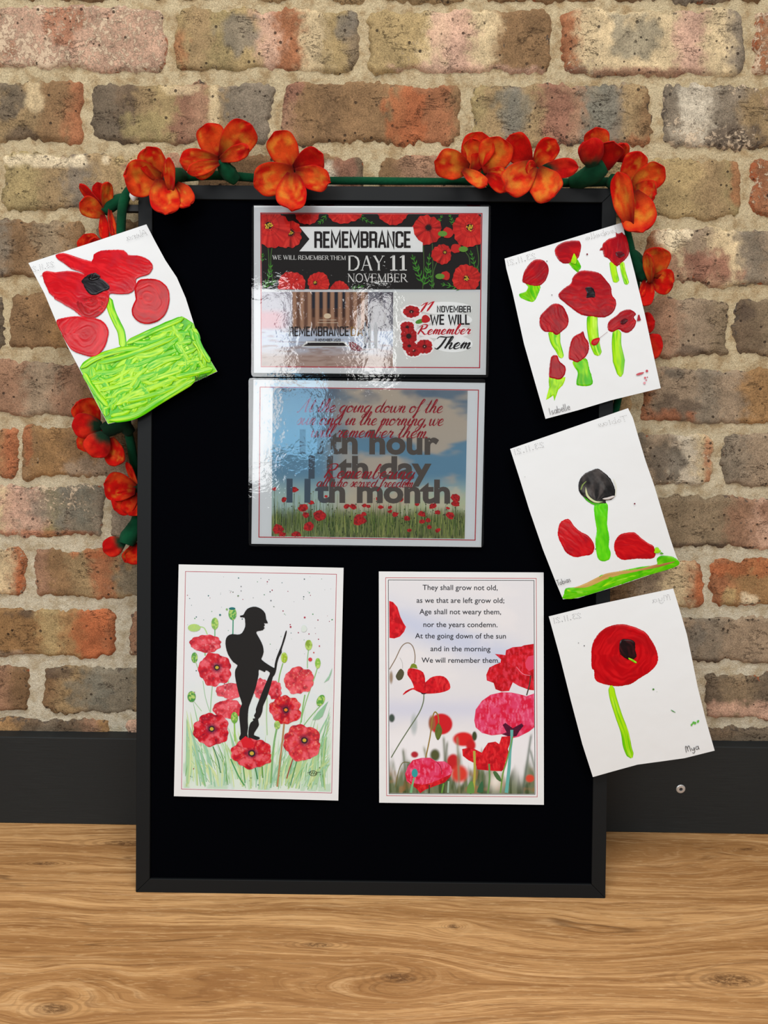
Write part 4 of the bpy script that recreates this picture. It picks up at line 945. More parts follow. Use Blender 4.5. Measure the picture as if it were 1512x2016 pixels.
pops = [(300, 708, 24), (238, 768, 18), (355, 815, 32), (398, 782, 20), (455, 862, 38), (370, 858, 22), (388, 925, 34), (490, 748, 10), (650, 810, 24), (612, 808, 18), (690, 888, 38), (714, 853, 15), (718, 802, 16), (742, 806, 12), (808, 764, 20), (815, 812, 16), (870, 812, 14), (870, 838, 14), (902, 856, 20), (935, 768, 18), (972, 880, 20), (985, 950, 14), (1030, 795, 14), (1060, 852, 24), (1060, 898, 18), (1097, 890, 16), (1105, 930, 16), (1125, 806, 24), (1153, 843, 18), (1155, 950, 16), (1215, 818, 12), (1228, 862, 27), (1262, 755, 28), (1260, 790, 26), (205, 945, 34), (315, 982, 30), (182, 703, 13), (232, 975, 22)]
for i, (x, y, r_) in enumerate(pops):
    yb = 988
    S.ribbon(mb, k([(x, y), (x + rn.uniform(-6, 6), (y + yb) / 2), (x + rn.uniform(-10, 10), yb)]), .7, (80, 100, 50), h=hb + .00004)
    pl = blob((x, y), r_, r_ * rn.uniform(.6, .85), 14, rn.uniform(-.5, .5), .35, i); pl[:, 0] = np.clip(pl[:, 0], 168, 1318); pl[:, 1] = np.clip(pl[:, 1], 0, 990 if x > 400 else 986)
    S.fill(mb, k(pl), lambda v, i=i: mixc(lin((206, 34, 36)), lin((130, 12, 20)), ss(.35, .75, vn(v[:, 0] * .5, v[:, 1] * .5, i))), grid=1.6, h=hb + .00006 + i * .000002)
S.lv += 6
mb.build('printed_picture', M_PRINT, S.root)
mb = MB()
def tcol(v):
    X = (v[:, 0] - 480) * 3.024; return mixc(lin((74, 92, 108)), lin((92, 84, 78)), ss(380, 560, X))  # lighter, bluer left end: window reflection put into the ink colour
for s_, x0, x1, yb, hh in (('11th hour', 332, 1162, 488, 136), ('11th day', 385, 1117, 636, 128), ('11th month', 254, 1228, 778, 132)):
    text(S, mb, s_, k([(x0, yb)])[0], k([(x1, yb + 6)])[0], hh / 3.024 * .98, None, offset=.035, colf=tcol)
for s_, x0, x1, yb, cap, w in (('At the going down of the', 318, 1186, 246, 78, 9), ('sun and in the morning,we', 312, 1190, 322, 78, 9), ('will remember them.', 402, 1090, 396, 78, 9), ('Remembering', 478, 1016, 640, 84, 9.5), ('all who served freedom', 436, 1008, 690, 58, 7)):
    stroke_text(S, mb, SCR, s_, k([(x0, yb - 2)])[0], k([(x1, yb + 4)])[0], cap / 3.024, w / 3.024, (160, 26, 44), 5, .35, True)
mb.build('lettering', M_PRINT, S.root)
film(S, roundq(q, 5))
# ---- 3: soldier silhouette print
k = K(330, 1100, 4.0324)
q = k([(88, 45), (1397, 72), (1355, 1920), (50, 1885)])
S = Sheet('art_print', 'white art print of a black soldier silhouette with rifle among watercolour poppies', 'print', q, .0006, group='poppy prints on the board')
S.paper(q)
mb = MB(); S.rect(mb, k([(142, 101), (1341, 123), (1302, 1860), (110, 1828)]), 1.0, (164, 20, 56)); mb.build('border_line', M_PRINT, S.root)
mb = MB()
def f_wc(u, v, x, y):
    X = (x - 330) * 4.0324; Y = (y - 1100) * 4.0324; n = vn(X * .008, Y * .007, 3, 4); o = np.tile(lin((216, 220, 224)), (len(X), 1))
    o = mixc(o, lin((206, 222, 208)), ss(900, 1500, Y + 400 * (n - .5)) * .8); w = ss(.52, .6, vn(X * .012, Y * .006, 8, 3)) * ss(1350, 1600, Y)
    o = mixc(o, lin((176, 206, 180)), w * .8); return mixc(o, lin((206, 218, 222)), ss(.6, .68, vn(X * .006, Y * .01, 12, 3)) * ss(900, 1200, Y) * .6)
gridfill(S, mb, k([(150, 108), (1333, 130), (1294, 1850), (120, 1820)]), 150, 216, f_wc)
rn = random.Random(9); hb = S.level()
def inx(x, y): return 124 + (1 - (y - 100) / 1760) * 26 + 8 < x < 1290 + (1 - (y - 100) / 1760) * 40
for i in range(230):                                            # grass blades
    x = rn.uniform(135, 1285); y = 1815 if x < 600 else 1835; L = rn.uniform(120, 460) * (1.3 if (x < 300 or x > 1050) else .9); lean = (x - 680) / 560 * rn.uniform(60, 320) + rn.uniform(-60, 60)
    y -= abs(rn.gauss(0, 60)); x1 = min(max(x + lean, 150), 1290); c = np.array(rn.choice([(186, 214, 184), (160, 198, 150), (130, 184, 130), (196, 214, 160), (110, 160, 96), (176, 200, 140), (146, 190, 160)]))
    w = rn.uniform(6, 26) * (1 if c[0] > 140 else .4); S.ribbon(mb, k([(x, y), ((x + x1) / 2 - lean * .12, y - L * .55), (x1, y - L)]), [w * .5 / 4, w / 4, .3], c, h=hb + i * .0000004, sm=4)
S.lv += 6
for pth, w, c in (([(520, 480), (518, 600)], 9, (60, 140, 110)), ([(375, 560), (375, 660)], 8, (110, 170, 120)), ([(250, 540), (290, 550), (315, 600)], 9, (170, 205, 140)), ([(295, 725), (298, 770)], 9, (130, 180, 110)), ([(225, 825), (240, 870)], 6, (150, 190, 140)),
                  ([(355, 1010), (345, 1120), (340, 1220)], 8, (150, 190, 150)), ([(280, 970), (300, 1100), (335, 1215)], 5, (150, 190, 150)), ([(210, 1135), (270, 1210)], 5, (160, 195, 150)), ([(530, 1305), (535, 1450)], 12, (140, 190, 90)), ([(360, 1490), (400, 1600), (420, 1700)], 9, (80, 130, 90)),
                  ([(915, 830), (890, 920), (880, 985)], 9, (130, 175, 100)), ([(1118, 725), (1110, 800), (1110, 870)], 7, (140, 185, 130)), ([(1188, 870), (1160, 960), (1100, 1130), (1050, 1320)], 8, (140, 185, 120)), ([(1215, 1165), (1130, 1260), (1070, 1340)], 7, (130, 175, 110)), ([(1090, 1080), (1070, 1200), (1060, 1300)], 10, (130, 180, 110)),
                  ([(870, 1330), (840, 1500), (820, 1780)], 14, (120, 170, 110)), ([(925, 1310), (905, 1500), (870, 1810)], 14, (170, 130, 90)), ([(1005, 1560), (970, 1660), (945, 1745)], 8, (150, 60, 60)), ([(1030, 1590), (1000, 1700), (975, 1800)], 8, (80, 140, 90)), ([(695, 1660), (715, 1750)], 10, (70, 130, 80)), ([(750, 1650), (755, 1740)], 12, (100, 150, 80)), ([(600, 1650), (615, 1780)], 9, (90, 150, 90)), ([(790, 1100), (785, 1250), (790, 1400)], 9, (170, 200, 160)), ([(500, 1590), (560, 1720), (610, 1800)], 10, (80, 150, 90)), ([(510, 1080), (515, 1130)], 6, (150, 190, 150)), ([(480, 940), (482, 990)], 8, (170, 200, 150))):
    S.ribbon(mb, k(pth), w / 4.03, c, sm=4)
def wpoppy(c, rx, ry, seed, ctr=(0, 0), pink=0., orange=0., lobes=5, cc=.17, rot=0):
    P = k([c])[0]; rx /= 4.0324; ry /= 4.0324; th = np.linspace(0, 2 * math.pi, 72, endpoint=False)
    rr = .86 + .13 * np.abs(np.sin(lobes / 2 * (th - rot))) ** .7 + .2 * (vn(np.cos(th) * 2.2 + seed, np.sin(th) * 2.2, seed) - .5) + .03 * np.sin(th * 11 + seed)
    poly = P + np.c_[rx * rr * np.cos(th), ry * rr * np.sin(th)]; C = P + np.array(ctr) * (rx, ry)
    def f(v):
        d = (v - C) / (rx, ry); a = np.arctan2(d[:, 1], d[:, 0]); q_ = np.hypot(d[:, 0], d[:, 1]); n = vn(v[:, 0] * .11, v[:, 1] * .11, seed, 4); n2 = vn(v[:, 0] * .28, v[:, 1] * .28, seed + 4, 3)
        o = mixc(lin((196, 26, 40)), lin((224, 96, 108)), np.clip(ss(.45, .72, n) * .85 + pink, 0, 1)); o = mixc(o, lin((226, 84, 40)), ss(.5, .75, n2) * orange)
        o = mixc(o, lin((240, 176, 182)), ss(.62, .8, n2) * (.25 + pink * .7)); o = mixc(o, lin((120, 14, 40)), np.clip(ss(.45, .2, n) * .65 + np.exp(-(np.abs(np.sin(lobes / 2 * (a - rot))) / .14) ** 2) * ss(.15, .35, q_) * .45 * (1 - pink), 0, 1))
        return mixc(o, lin((84, 30, 62)), ss(.42, .14, q_) * (.8 if cc else 0))
    S.fill(mb, poly, f, grid=1.3)
    if cc:
        S.fill(mb, blob(C, rx * cc, rx * cc, 12, nz=.2, seed=seed), (52, 36, 44)); S.fill(mb, blob(C, rx * cc * .6, rx * cc * .55, 10), (196, 168, 60) if seed % 3 else (226, 130, 40)); S.dots(mb, blob(C, rx * cc * .3, rx * cc * .3, 5), .35, (60, 60, 40), 5)
wpoppy((300, 672), 132, 74, 3, pink=.25, cc=0, lobes=3); wpoppy((378, 880), 138, 136, 4, (.1, -.12), pink=.1); wpoppy((490, 1050), 112, 68, 5, pink=.75, cc=0, lobes=3); wpoppy((480, 1192), 122, 80, 6, pink=.3, cc=0, lobes=3)
wpoppy((350, 1358), 150, 138, 7, (.0, -.05)); wpoppy((742, 1035), 68, 86, 8, pink=.7, cc=0); wpoppy((852, 1042), 56, 76, 10, pink=.2, cc=0); wpoppy((1042, 968), 124, 112, 11, (-.15, .0), pink=.35, orange=.5, cc=.0)
wpoppy((936, 1200), 134, 116, 12, (.02, 0), orange=.6); wpoppy((1068, 1456), 150, 150, 13, (.12, -.1), orange=.7, pink=.2)
for c, rx, ry, col in (((515, 437), 32, 50, (70, 150, 80)), ((375, 515), 28, 48, (112, 166, 84)), ((213, 785), 25, 42, (80, 148, 76)), ((190, 1095), 33, 44, (66, 138, 70)), ((530, 1262), 28, 46, (104, 164, 66)), ((1120, 685), 28, 42, (130, 160, 60)), ((925, 785), 26, 42, (150, 180, 40)), ((1192, 830), 22, 42, (128, 182, 70)), ((1215, 1125), 30, 48, (90, 156, 70)), ((210, 548), 50, 30, (166, 200, 120)), ((870, 1320), 24, 34, (126, 166, 90))):
    S.fill(mb, k(blob(c, rx, ry, 16, (.45 if c[0] == 1215 else 0))), lambda v, col=col: mixc(lin(col), lin((176, 206, 110)), ss(.4, .7, vn(v[:, 0] * .4, v[:, 1] * .3, col[0], 2))), grid=1.5)
S.fill(mb, k(blob((512, 396), 26, 11, 10)), (40, 110, 110))
sol = [(575, 452), (600, 446), (612, 425), (630, 400), (660, 385), (700, 381), (745, 400), (775, 435), (782, 480), (796, 512), (765, 512), (772, 526), (763, 540), (770, 550), (755, 565), (735, 572), (715, 575), (703, 585), (715, 610), (735, 645), (755, 690), (762, 740), (750, 780), (745, 800), (790, 835), (835, 862), (848, 865), (850, 840), (862, 790), (885, 730), (905, 680), (935, 580), (945, 572), (942, 600), (925, 660), (905, 720), (905, 745), (885, 780), (870, 830), (862, 880), (850, 920), (835, 940), (820, 1000), (795, 1080), (775, 1130), (757, 1170), (752, 1210), (735, 1255), (718, 1275), (725, 1315), (712, 1345), (695, 1370), (685, 1400), (725, 1415), (730, 1430), (700, 1440), (650, 1440), (640, 1400), (645, 1340), (660, 1300), (680, 1285), (675, 1270), (695, 1265), (685, 1245), (700, 1220), (700, 1195), (715, 1150), (735, 1100), (770, 1010), (800, 940), (812, 905), (780, 885), (770, 900), (725, 880), (722, 920), (705, 1000), (680, 1080), (650, 1160), (640, 1200), (636, 1280), (638, 1340), (632, 1390), (636, 1440), (572, 1440), (572, 1410), (580, 1390), (575, 1320), (568, 1250), (575, 1190), (590, 1150), (570, 1090), (550, 1010), (535, 930), (538, 880), (555, 845), (520, 820), (480, 760), (462, 700), (460, 650), (475, 615), (510, 598), (555, 602), (590, 590), (615, 540), (615, 500), (610, 468), (580, 465)]
S.fill(mb, k(sol), (34, 33, 33), sm=2)
wpoppy((668, 1545), 165, 126, 14, (.0, .0), orange=.3); S.fill(mb, k([(580, 1440), (618, 1408), (650, 1430), (680, 1460), (690, 1500), (600, 1500)]), (204, 32, 44), grid=1.6)
for _ in range(115):
    x = rn.uniform(150, 1310); y = rn.choice([rn.uniform(130, 700), rn.uniform(130, 1200), rn.uniform(1500, 1800)]) if _ % 3 else rn.uniform(150, 620) 
    if not inx(x, y): continue
    S.dots(mb, k([(x, y)]), rn.choice([.5, .7, .9, 1.3]), rn.choice([(70, 90, 90), (120, 130, 120), (90, 150, 100), (150, 60, 80), (130, 170, 150), (60, 110, 110)]), 7, h=hb + .0002)
S.dots(mb, k([(583, 220), (583, 255), (558, 295), (813, 262), (820, 332), (416, 446), (470, 402), (1088, 466), (976, 541), (1205, 693), (1160, 745)]), [1, .9, 1.4, 1.1, 1.3, 2, 2.2, 1.8, 1.8, 1.4, 1.4], [(60, 70, 80), (60, 70, 80), (110, 130, 90), (60, 60, 80), (90, 100, 110), (40, 110, 110), (130, 170, 110), (170, 30, 60), (170, 30, 60), (190, 60, 80), (190, 70, 60)])
S.dots(mb, k([(1132, 800)]), 4, (204, 60, 66), 9); S.fill(mb, k(blob((1082, 555), 22, 28, 12, nz=.2)), (206, 218, 212)); S.fill(mb, k([(1240, 985), (1280, 930), (1306, 865), (1300, 910), (1280, 960)]), (150, 190, 160)); S.fill(mb, k([(1150, 1280), (1190, 1220), (1275, 1130), (1262, 1160), (1230, 1250), (1200, 1275)]), (140, 186, 150))
S.ribbon(mb, k(blob((1155, 1703), 30, 20, 20)), .9, (24, 28, 28), closed=True); S.ribbon(mb, k([(1108, 1700), (1135, 1692), (1142, 1712), (1150, 1692), (1158, 1712), (1166, 1692), (1172, 1712), (1184, 1696), (1215, 1694)]), .7, (24, 40, 32))
mb.build('printed_picture', M_PRINT, S.root)

# ---- 4: poem print
k = K(730, 1110, 4.114); q = k([(65, 62), (1400, 70), (1402, 1952), (68, 1935)])
S = Sheet('poem_print', 'white poem print reading They shall grow not old over a poppy photograph', 'print', q, .0006, group='poppy prints on the board')
S.paper(q); mb = MB(); S.rect(mb, k([(120, 113), (1340, 118), (1348, 1888), (128, 1878)]), 1.0, (176, 36, 52)); S.rect(mb, k([(142, 131), (1322, 135), (1330, 1868), (148, 1862)]), 1.1, (44, 44, 50)); mb.build('border_line', M_PRINT, S.root)
mb = MB()
def f_pm(u, v, x, y):
    X = (x - 730) * 4.114; Y = (y - 1110) * 4.114; n = vn(X * .003, Y * .005, 5, 4); o = mixc(lin((216, 216, 220)), lin((190, 198, 220)), np.exp(-((Y - 620 + (X - 700) * -.35) / 130.) ** 2) * .9)
    o = mixc(o, lin((222, 220, 222)), ss(.45, .7, n) * .7); o = mixc(o, lin((196, 200, 220)), np.exp(-((Y - 1180) / 90.) ** 2) * .7)
    o = mixc(o, lin((228, 228, 232)), ss(1300, 1450, Y) * .6)
    g = vn(X * .018, Y * .004, 6, 3); g2 = vn(X * .03, Y * .006, 16, 3)
    gr = ss(1560, 1740, Y + 420 * (g - .5)); o = mixc(o, lin((92, 104, 66)), gr * .95); o = mixc(o, lin((62, 76, 42)), gr * ss(.5, .72, g2)); o = mixc(o, lin((150, 110, 70)), gr * ss(.6, .75, vn(X * .012, Y * .012, 26, 2)) * .7)
    o = mixc(o, lin((222, 216, 206)), np.exp(-((X - 1010) / 60.) ** 2 - ((Y - 1760) / 80.) ** 2)); o = mixc(o, lin((222, 222, 224)), np.exp(-((X - 1200) / 55.) ** 2 - ((Y - 1620) / 130.) ** 2))
    for cx, cy, rx, ry, c, s_ in ((570, 1298, 92, 86, (196, 30, 38), .18), (495, 1290, 28, 60, (150, 90, 60), .6), (750, 1420, 85, 58, (206, 34, 36), .35), (810, 1470, 40, 50, (190, 30, 34), .5), (668, 1605, 52, 66, (186, 34, 38), .4), (355, 1545, 30, 26, (170, 40, 50), .5), (720, 1700, 66, 70, (206, 60, 46), .6), (1288, 1738, 36, 30, (206, 70, 50), .6), (840, 1395, 20, 38, (60, 70, 44), .4), (165, 920, 14, 50, (150, 130, 110), .8), (170, 1250, 24, 34, (64, 78, 70), .5), (520, 1550, 40, 50, (80, 84, 50), .6), (350, 1300, 26, 80, (176, 184, 186), .9)):
        d = ((X - cx) / rx) ** 2 + ((Y - cy) / ry) ** 2; o = mixc(o, lin(c), ss(1 + s_, 1 - s_, d))
    for cx, y0, sl, c in ((590, 1400, .05, (92, 100, 72)), (620, 1440, -.1, (80, 92, 60)), (260, 1500, .1, (74, 88, 50)), (1300, 1380, -.15, (80, 96, 84)), (430, 1480, .2, (120, 124, 90)), (1290, 1500, .25, (96, 110, 96)), (905, 1690, 0, (60, 90, 50)), (700, 1400, .04, (130, 130, 100))):
        o = mixc(o, lin(c), np.exp(-((X - cx - (Y - y0) * sl) / 11.) ** 2) * ss(y0 - 20, y0 + 30, Y) * .75)
    return o
gridfill(S, mb, k([(147, 135), (1319, 139), (1326, 1864), (151, 1858)]), 190, 280, f_pm)
def petal_col(a, b, c, seed, sx=.16, sy=.16):
    def f(v): n = vn(v[:, 0] * sx, v[:, 1] * sy, seed, 4); o = mixc(lin(a), lin(b), ss(.35, .65, n)); return mixc(o, lin(c), ss(.5, .75, vn(v[:, 0] * .35 + 9, v[:, 1] * .12, seed + 5, 3)) * .7)
    return f
red = petal_col((204, 22, 34), (170, 14, 26), (228, 50, 54), 1); pink = petal_col((206, 26, 60), (214, 64, 104), (232, 120, 156), 2, .1, .1)
S.fill(mb, k([(149, 300), (180, 310), (215, 350), (240, 430), (265, 480), (285, 510), (270, 550), (235, 590), (190, 605), (151, 600)]), red, grid=2.2)
S.ribbon(mb, k([(151, 855), (200, 770), (250, 670), (300, 640), (340, 670), (358, 740), (355, 805)]), 1.9, (132, 116, 98), sm=5); S.ribbon(mb, k([(235, 760), (255, 800), (258, 850)]), 1.3, (186, 186, 186), sm=4)
S.fill(mb, k([(205, 900), (240, 850), (270, 880), (255, 930), (225, 945), (206, 925)]), (80, 78, 56), sm=3); S.ribbon(mb, k([(430, 1050), (425, 1120), (390, 1210), (300, 1350), (230, 1460), (165, 1570)]), 2.2, (104, 116, 92), sm=5)
S.fill(mb, k([(300, 860), (320, 845), (380, 855), (425, 880), (440, 930), (442, 960), (480, 925), (530, 908), (590, 912), (630, 950), (645, 1000), (625, 1025), (560, 1045), (480, 1052), (420, 1050), (370, 1030), (340, 1018), (300, 1038), (258, 1065), (280, 1032), (330, 1008), (350, 1000), (325, 940), (297, 900)]), red, grid=1.6, sm=2)
S.fill(mb, k([(313, 848), (330, 812), (350, 806), (370, 820), (379, 850), (345, 843)]), (116, 132, 40)); S.fill(mb, k([(400, 1040), (430, 1048), (460, 1042), (440, 1056), (415, 1056)]), (60, 20, 30))
S.fill(mb, k([(1005, 730), (1060, 735), (1090, 740), (1095, 700), (1150, 675), (1220, 670), (1240, 660), (1320, 648), (1322, 1025), (1280, 1020), (1200, 990), (1150, 960), (1120, 1030), (1060, 1035), (1010, 1015), (995, 965), (940, 945), (935, 900), (960, 840), (1010, 815), (1050, 800), (1055, 775)]), petal_col((200, 22, 34), (168, 12, 22), (222, 60, 80), 7), grid=2, sm=0)
S.fill(mb, k([(1250, 800), (1275, 750), (1320, 740), (1321, 850), (1280, 870), (1255, 840)]), (214, 66, 96), grid=2); S.ribbon(mb, k([(1180, 835), (1230, 890), (1290, 905)]), .8, (236, 150, 170), sm=4)
S.ribbon(mb, k([(1295, 905), (1285, 980), (1262, 1065)]), 2.4, (70, 60, 50), sm=3)
S.fill(mb, k([(838, 1270), (850, 1180), (900, 1110), (970, 1060), (1060, 1040), (1140, 1042), (1220, 1060), (1260, 1072), (1323, 1050), (1324, 1325), (1280, 1360), (1200, 1400), (1150, 1412), (1060, 1380), (980, 1390), (900, 1370), (850, 1325)]), pink, grid=2, sm=0)
S.fill(mb, k([(1068, 1305), (1090, 1288), (1150, 1332), (1222, 1292), (1238, 1312), (1205, 1352), (1180, 1395), (1140, 1405), (1060, 1380), (1100, 1365)]), lambda v: mixc(lin((54, 14, 40)), lin((96, 20, 50)), vn(v[:, 0] * .3, v[:, 1] * .3, 3)), grid=1.6)
S.fill(mb, k([(740, 1500), (790, 1490), (840, 1500), (900, 1530), (915, 1500), (950, 1450), (1010, 1440), (1040, 1460), (1060, 1400), (1130, 1395), (1142, 1420), (1110, 1500), (1120, 1540), (1090, 1610), (1090, 1650), (1060, 1680), (960, 1675), (860, 1665), (850, 1620), (790, 1590), (745, 1555)]), red, grid=1.8)
S.ribbon(mb, k([(1142, 1345), (1140, 1430), (1128, 1520), (1120, 1650), (1098, 1855)]), [6, 5, 5.5, 6, 7], (96, 168, 160), sm=5); S.ribbon(mb, k([(1150, 1400), (1100, 1600), (1070, 1700), (1050, 1855)]), [2, 2.5, 3, 3], (110, 150, 70), sm=5)
S.ribbon(mb, k([(958, 1620), (962, 1740), (948, 1860)]), 3.4, (96, 140, 80), sm=4); S.ribbon(mb, k([(838, 1515), (842, 1640), (838, 1760), (830, 1850)]), [5, 4.5, 5, 4], (170, 160, 70), sm=4)
S.fill(mb, k([(780, 1855), (785, 1800), (810, 1760), (830, 1775), (838, 1855)]), (96, 140, 70), sm=2); S.fill(mb, k([(860, 1850), (880, 1790), (905, 1760), (912, 1820), (905, 1850)]), (52, 98, 66), sm=2); S.fill(mb, k([(990, 1690), (1010, 1680), (1045, 1720), (1060, 1765), (1020, 1745)]), (70, 104, 60), sm=2)
S.ribbon(mb, k([(445, 1570), (480, 1400), (500, 1250), (520, 1200), (545, 1230), (550, 1290)]), 2.4, (146, 120, 56), sm=5); S.fill(mb, k([(520, 1350), (545, 1288), (577, 1340), (570, 1390), (545, 1430), (525, 1400)]), lambda v: mixc(lin((104, 120, 50)), lin((78, 88, 40)), vn(v[:, 0] * .5, v[:, 1] * .2, 2)), grid=1.6, sm=2)
S.fill(mb, k([(278, 1700), (300, 1640), (340, 1590), (410, 1572), (480, 1570), (530, 1600), (600, 1600), (650, 1640), (660, 1680), (640, 1730), (600, 1770), (520, 1800), (440, 1830), (400, 1858), (380, 1830), (330, 1790), (290, 1760)]), pink, grid=1.6, sm=0)
S.fill(mb, k([(292, 1740), (340, 1775), (420, 1790), (500, 1770), (560, 1745), (655, 1700), (640, 1730), (600, 1770), (520, 1800), (440, 1830), (400, 1858), (380, 1830), (330, 1790)]), red, grid=1.8); S.ribbon(mb, k([(575, 1700), (565, 1640), (525, 1600)]), 1.2, (150, 12, 40), sm=4)
S.fill(mb, k(blob((356, 1695), 25, 36, 14)), (50, 150, 150)); S.ribbon(mb, k([(350, 1735), (335, 1800), (325, 1855)]), [3, 4, 5], (110, 170, 120), sm=3); S.ribbon(mb, k([(475, 1790), (472, 1858)]), 2.4, (60, 60, 40)); S.ribbon(mb, k([(200, 1810), (225, 1680), (260, 1610), (315, 1612)]), 1.5, (110, 104, 60), sm=4); S.ribbon(mb, k([(590, 1780), (575, 1855)]), 3, (100, 150, 60)); S.ribbon(mb, k([(630, 1760), (625, 1855)]), 3.4, (150, 180, 160))
mb.build('printed_picture', M_PRINT, S.root)
mb = MB()
for s_, x0, x1, y0, y1 in (('They shall grow not old,', 420, 1027, 211, 213), ('as we that are left grow old;', 371, 1081, 315, 317), ('Age shall not weary them,', 394, 1055, 407, 409), ('nor the years condemn.', 426, 1026, 511, 513), ('At the going down of the sun', 359, 1094, 603, 605), ('and in the morning', 484, 969, 707, 709), ('We will remember them.', 411, 1042, 800, 802)):
    text(S, mb, s_, k([(x0, y0)])[0], k([(x1, y1)])[0], 41 / 4.114, (38, 38, 44), offset=.002)
mb.build('lettering', M_PRINT, S.root)

# ------------------------------------------------------------------ children's paintings (acrylic on printer paper)
def paintcol(a, b, c, flow, seed, fs=(.05, .42)):
    """streaky paint; flow = angle in degrees, or ('swirl', cx, cy)"""
    def coords(v):
        if isinstance(flow, tuple): d = v - np.array(flow[1:]); return np.arctan2(d[:, 1], d[:, 0]) * 12, np.hypot(d[:, 0], d[:, 1])
        t = math.radians(flow); return v[:, 0] * math.cos(t) + v[:, 1] * math.sin(t), -v[:, 0] * math.sin(t) + v[:, 1] * math.cos(t)
    def f(v):
        x, y = coords(v); wob = 16 * vn(v[:, 0] * .045, v[:, 1] * .045, seed + 7, 2); n = vn(x * fs[0], (y + wob) * fs[1] * .7, seed, 3); m = vn(v[:, 0] * .05, v[:, 1] * .05, seed + 3, 3)
        o = mixc(lin(a), lin(b), ss(.35, .8, n) * .8); return mixc(o, lin(c), ss(.45, .75, m) * .5)
    def hz(v):
        x, y = coords(v); wob = 16 * vn(v[:, 0] * .045, v[:, 1] * .045, seed + 7, 2); return (vn(x * fs[0], (y + wob) * fs[1] * .7, seed + 1, 2) - .5) * .5
    return f, hz
def daub(S, mb, poly, a, b, c, flow, seed, thick=.00035, sm=4, grid=1.25, fs=(.05, .42)):
    f, hz = paintcol(a, b, c, flow, seed, fs); p = smooth(poly, sm) if sm else np.asarray(poly)
    p = resample(p, 1.0); n = p - p.mean(0); p = p + n / (np.linalg.norm(n, axis=1)[:, None]) * ((vn(p[:, 0] * .5, p[:, 1] * .5, seed, 2) - .5) * 1.2)[:, None]
    S.fill(mb, p, f, grid=grid, thick=thick, edge=2.4, nz=hz)
G1, G2, G3 = (80, 186, 2), (166, 220, 20), (34, 146, 0)
def gstroke(S, mb, path, w, seed, mixv=.5, thick=.0003, taper=.06, h=None):
    rs = np.random.RandomState(seed); lane = rs.rand(9)
    def f(v, t, s_):
        n = vn(t * 7 + seed, s_ * 2.5, seed, 2); o = mixc(lin(G1), lin(G2), ss(.35, .7, n + mixv - .5)); o = mixc(o, lin(G3), ss(.34, .5, np.abs(t)) * .8); return mixc(o, lin((206, 240, 90)), ss(.66, .8, vn(t * 9 + 3 * seed, s_ * 3, seed + 5, 2)) * .6)
    p = resample(smooth(path, 6, False), 2.2, False)
    S.ribbon(mb, p, w, f, lanes=8, thick=thick, seed=seed, taper=taper, h=h)

class Parts:
    """one mesh per painted thing on the sheet"""
    def __init__(s): s.d = {}
    def __call__(s, name, i=0):
        if (name, i) not in s.d: s.d[(name, i)] = MB()
        return s.d[(name, i)]
    def done(s, S):
        for (name, i), m in s.d.items():
            o = m.build(name, M_PAINT, S.root, shade=True)
            if name == 'paint_splash': o['kind'] = 'stuff'

def bend1(a, b, c=0):   # gentle curl: top/bottom edges and one corner lift
    return lambda u, v: a * u * u + b * v * v + c * np.clip(u * v, 0, 2)
GP = 'children poppy paintings on the board'
REDS = ((176, 10, 20), (214, 22, 26), (140, 6, 18))

# painting by Alena
k = K(40, 430, 3.78)
out = k([(60, 332), (280, 261), (500, 190), (938, 44), (1000, 165), (1080, 312), (1165, 440), (1230, 590), (1290, 780), (1335, 920), (1400, 1030), (1466, 1139), (1300, 1217), (1150, 1302), (1020, 1376), (900, 1450), (780, 1502), (652, 1530), (560, 1360), (440, 1120), (350, 950), (265, 765), (180, 560)])
S = Sheet('child_painting', 'child painting of big red poppy over bright green field at upper left', 'painting', k([(60, 332), (938, 44), (1466, 1139), (652, 1530)]), .012, bend1(.004, -.004, .003), GP)
S.paper(out)
PT = Parts(); mb = PT('painted_stem')
gstroke(S, mb, k([(655, 590), (680, 690), (720, 780), (752, 850), (765, 960)]), 15, 3, .6)
mb = PT('painted_grass'); field = k([(440, 1112), (520, 1052), (620, 990), (740, 955), (850, 890), (960, 830), (1080, 770), (1200, 728), (1235, 745), (1290, 782), (1335, 920), (1400, 1030), (1464, 1138), (1300, 1215), (1150, 1300), (1020, 1374), (900, 1448), (780, 1500), (653, 1528), (560, 1358)])
f_, hz_ = paintcol(G1, G2, G3, -20, 5, (.03, .3)); fz = S.level(); S.fill(mb, field, f_, grid=1.6, h=fz, thick=.0002, edge=2, nz=hz_)
rn = random.Random(12); fp = resample(field, 3)
for i in range(560):
    c = np.array([rn.uniform(fp[:, 0].min(), fp[:, 0].max()), rn.uniform(fp[:, 1].min(), fp[:, 1].max())])
    ang = math.radians(rn.choice([-22, -20, -28, -10, 60, 70, 100, -30, -60]) + rn.uniform(-14, 14)); L = rn.uniform(30, 92) * (1 if abs(math.sin(ang)) < .6 else .6); cv = rn.uniform(-.3, .3)
    d = np.array([math.cos(ang), math.sin(ang)]); nn = np.array([-d[1], d[0]])
    pth = np.array([c - d * L / 2, c + nn * L * cv * .4, c + d * L / 2])
    if not (inside(fp, pth).all() and edge_dist(fp, pth).min() > 2.5): continue
    gstroke(S, mb, pth, rn.uniform(8, 14), i, rn.uniform(.25, .75), .00022, .12, h=fz + .0003 + i * .0000012)
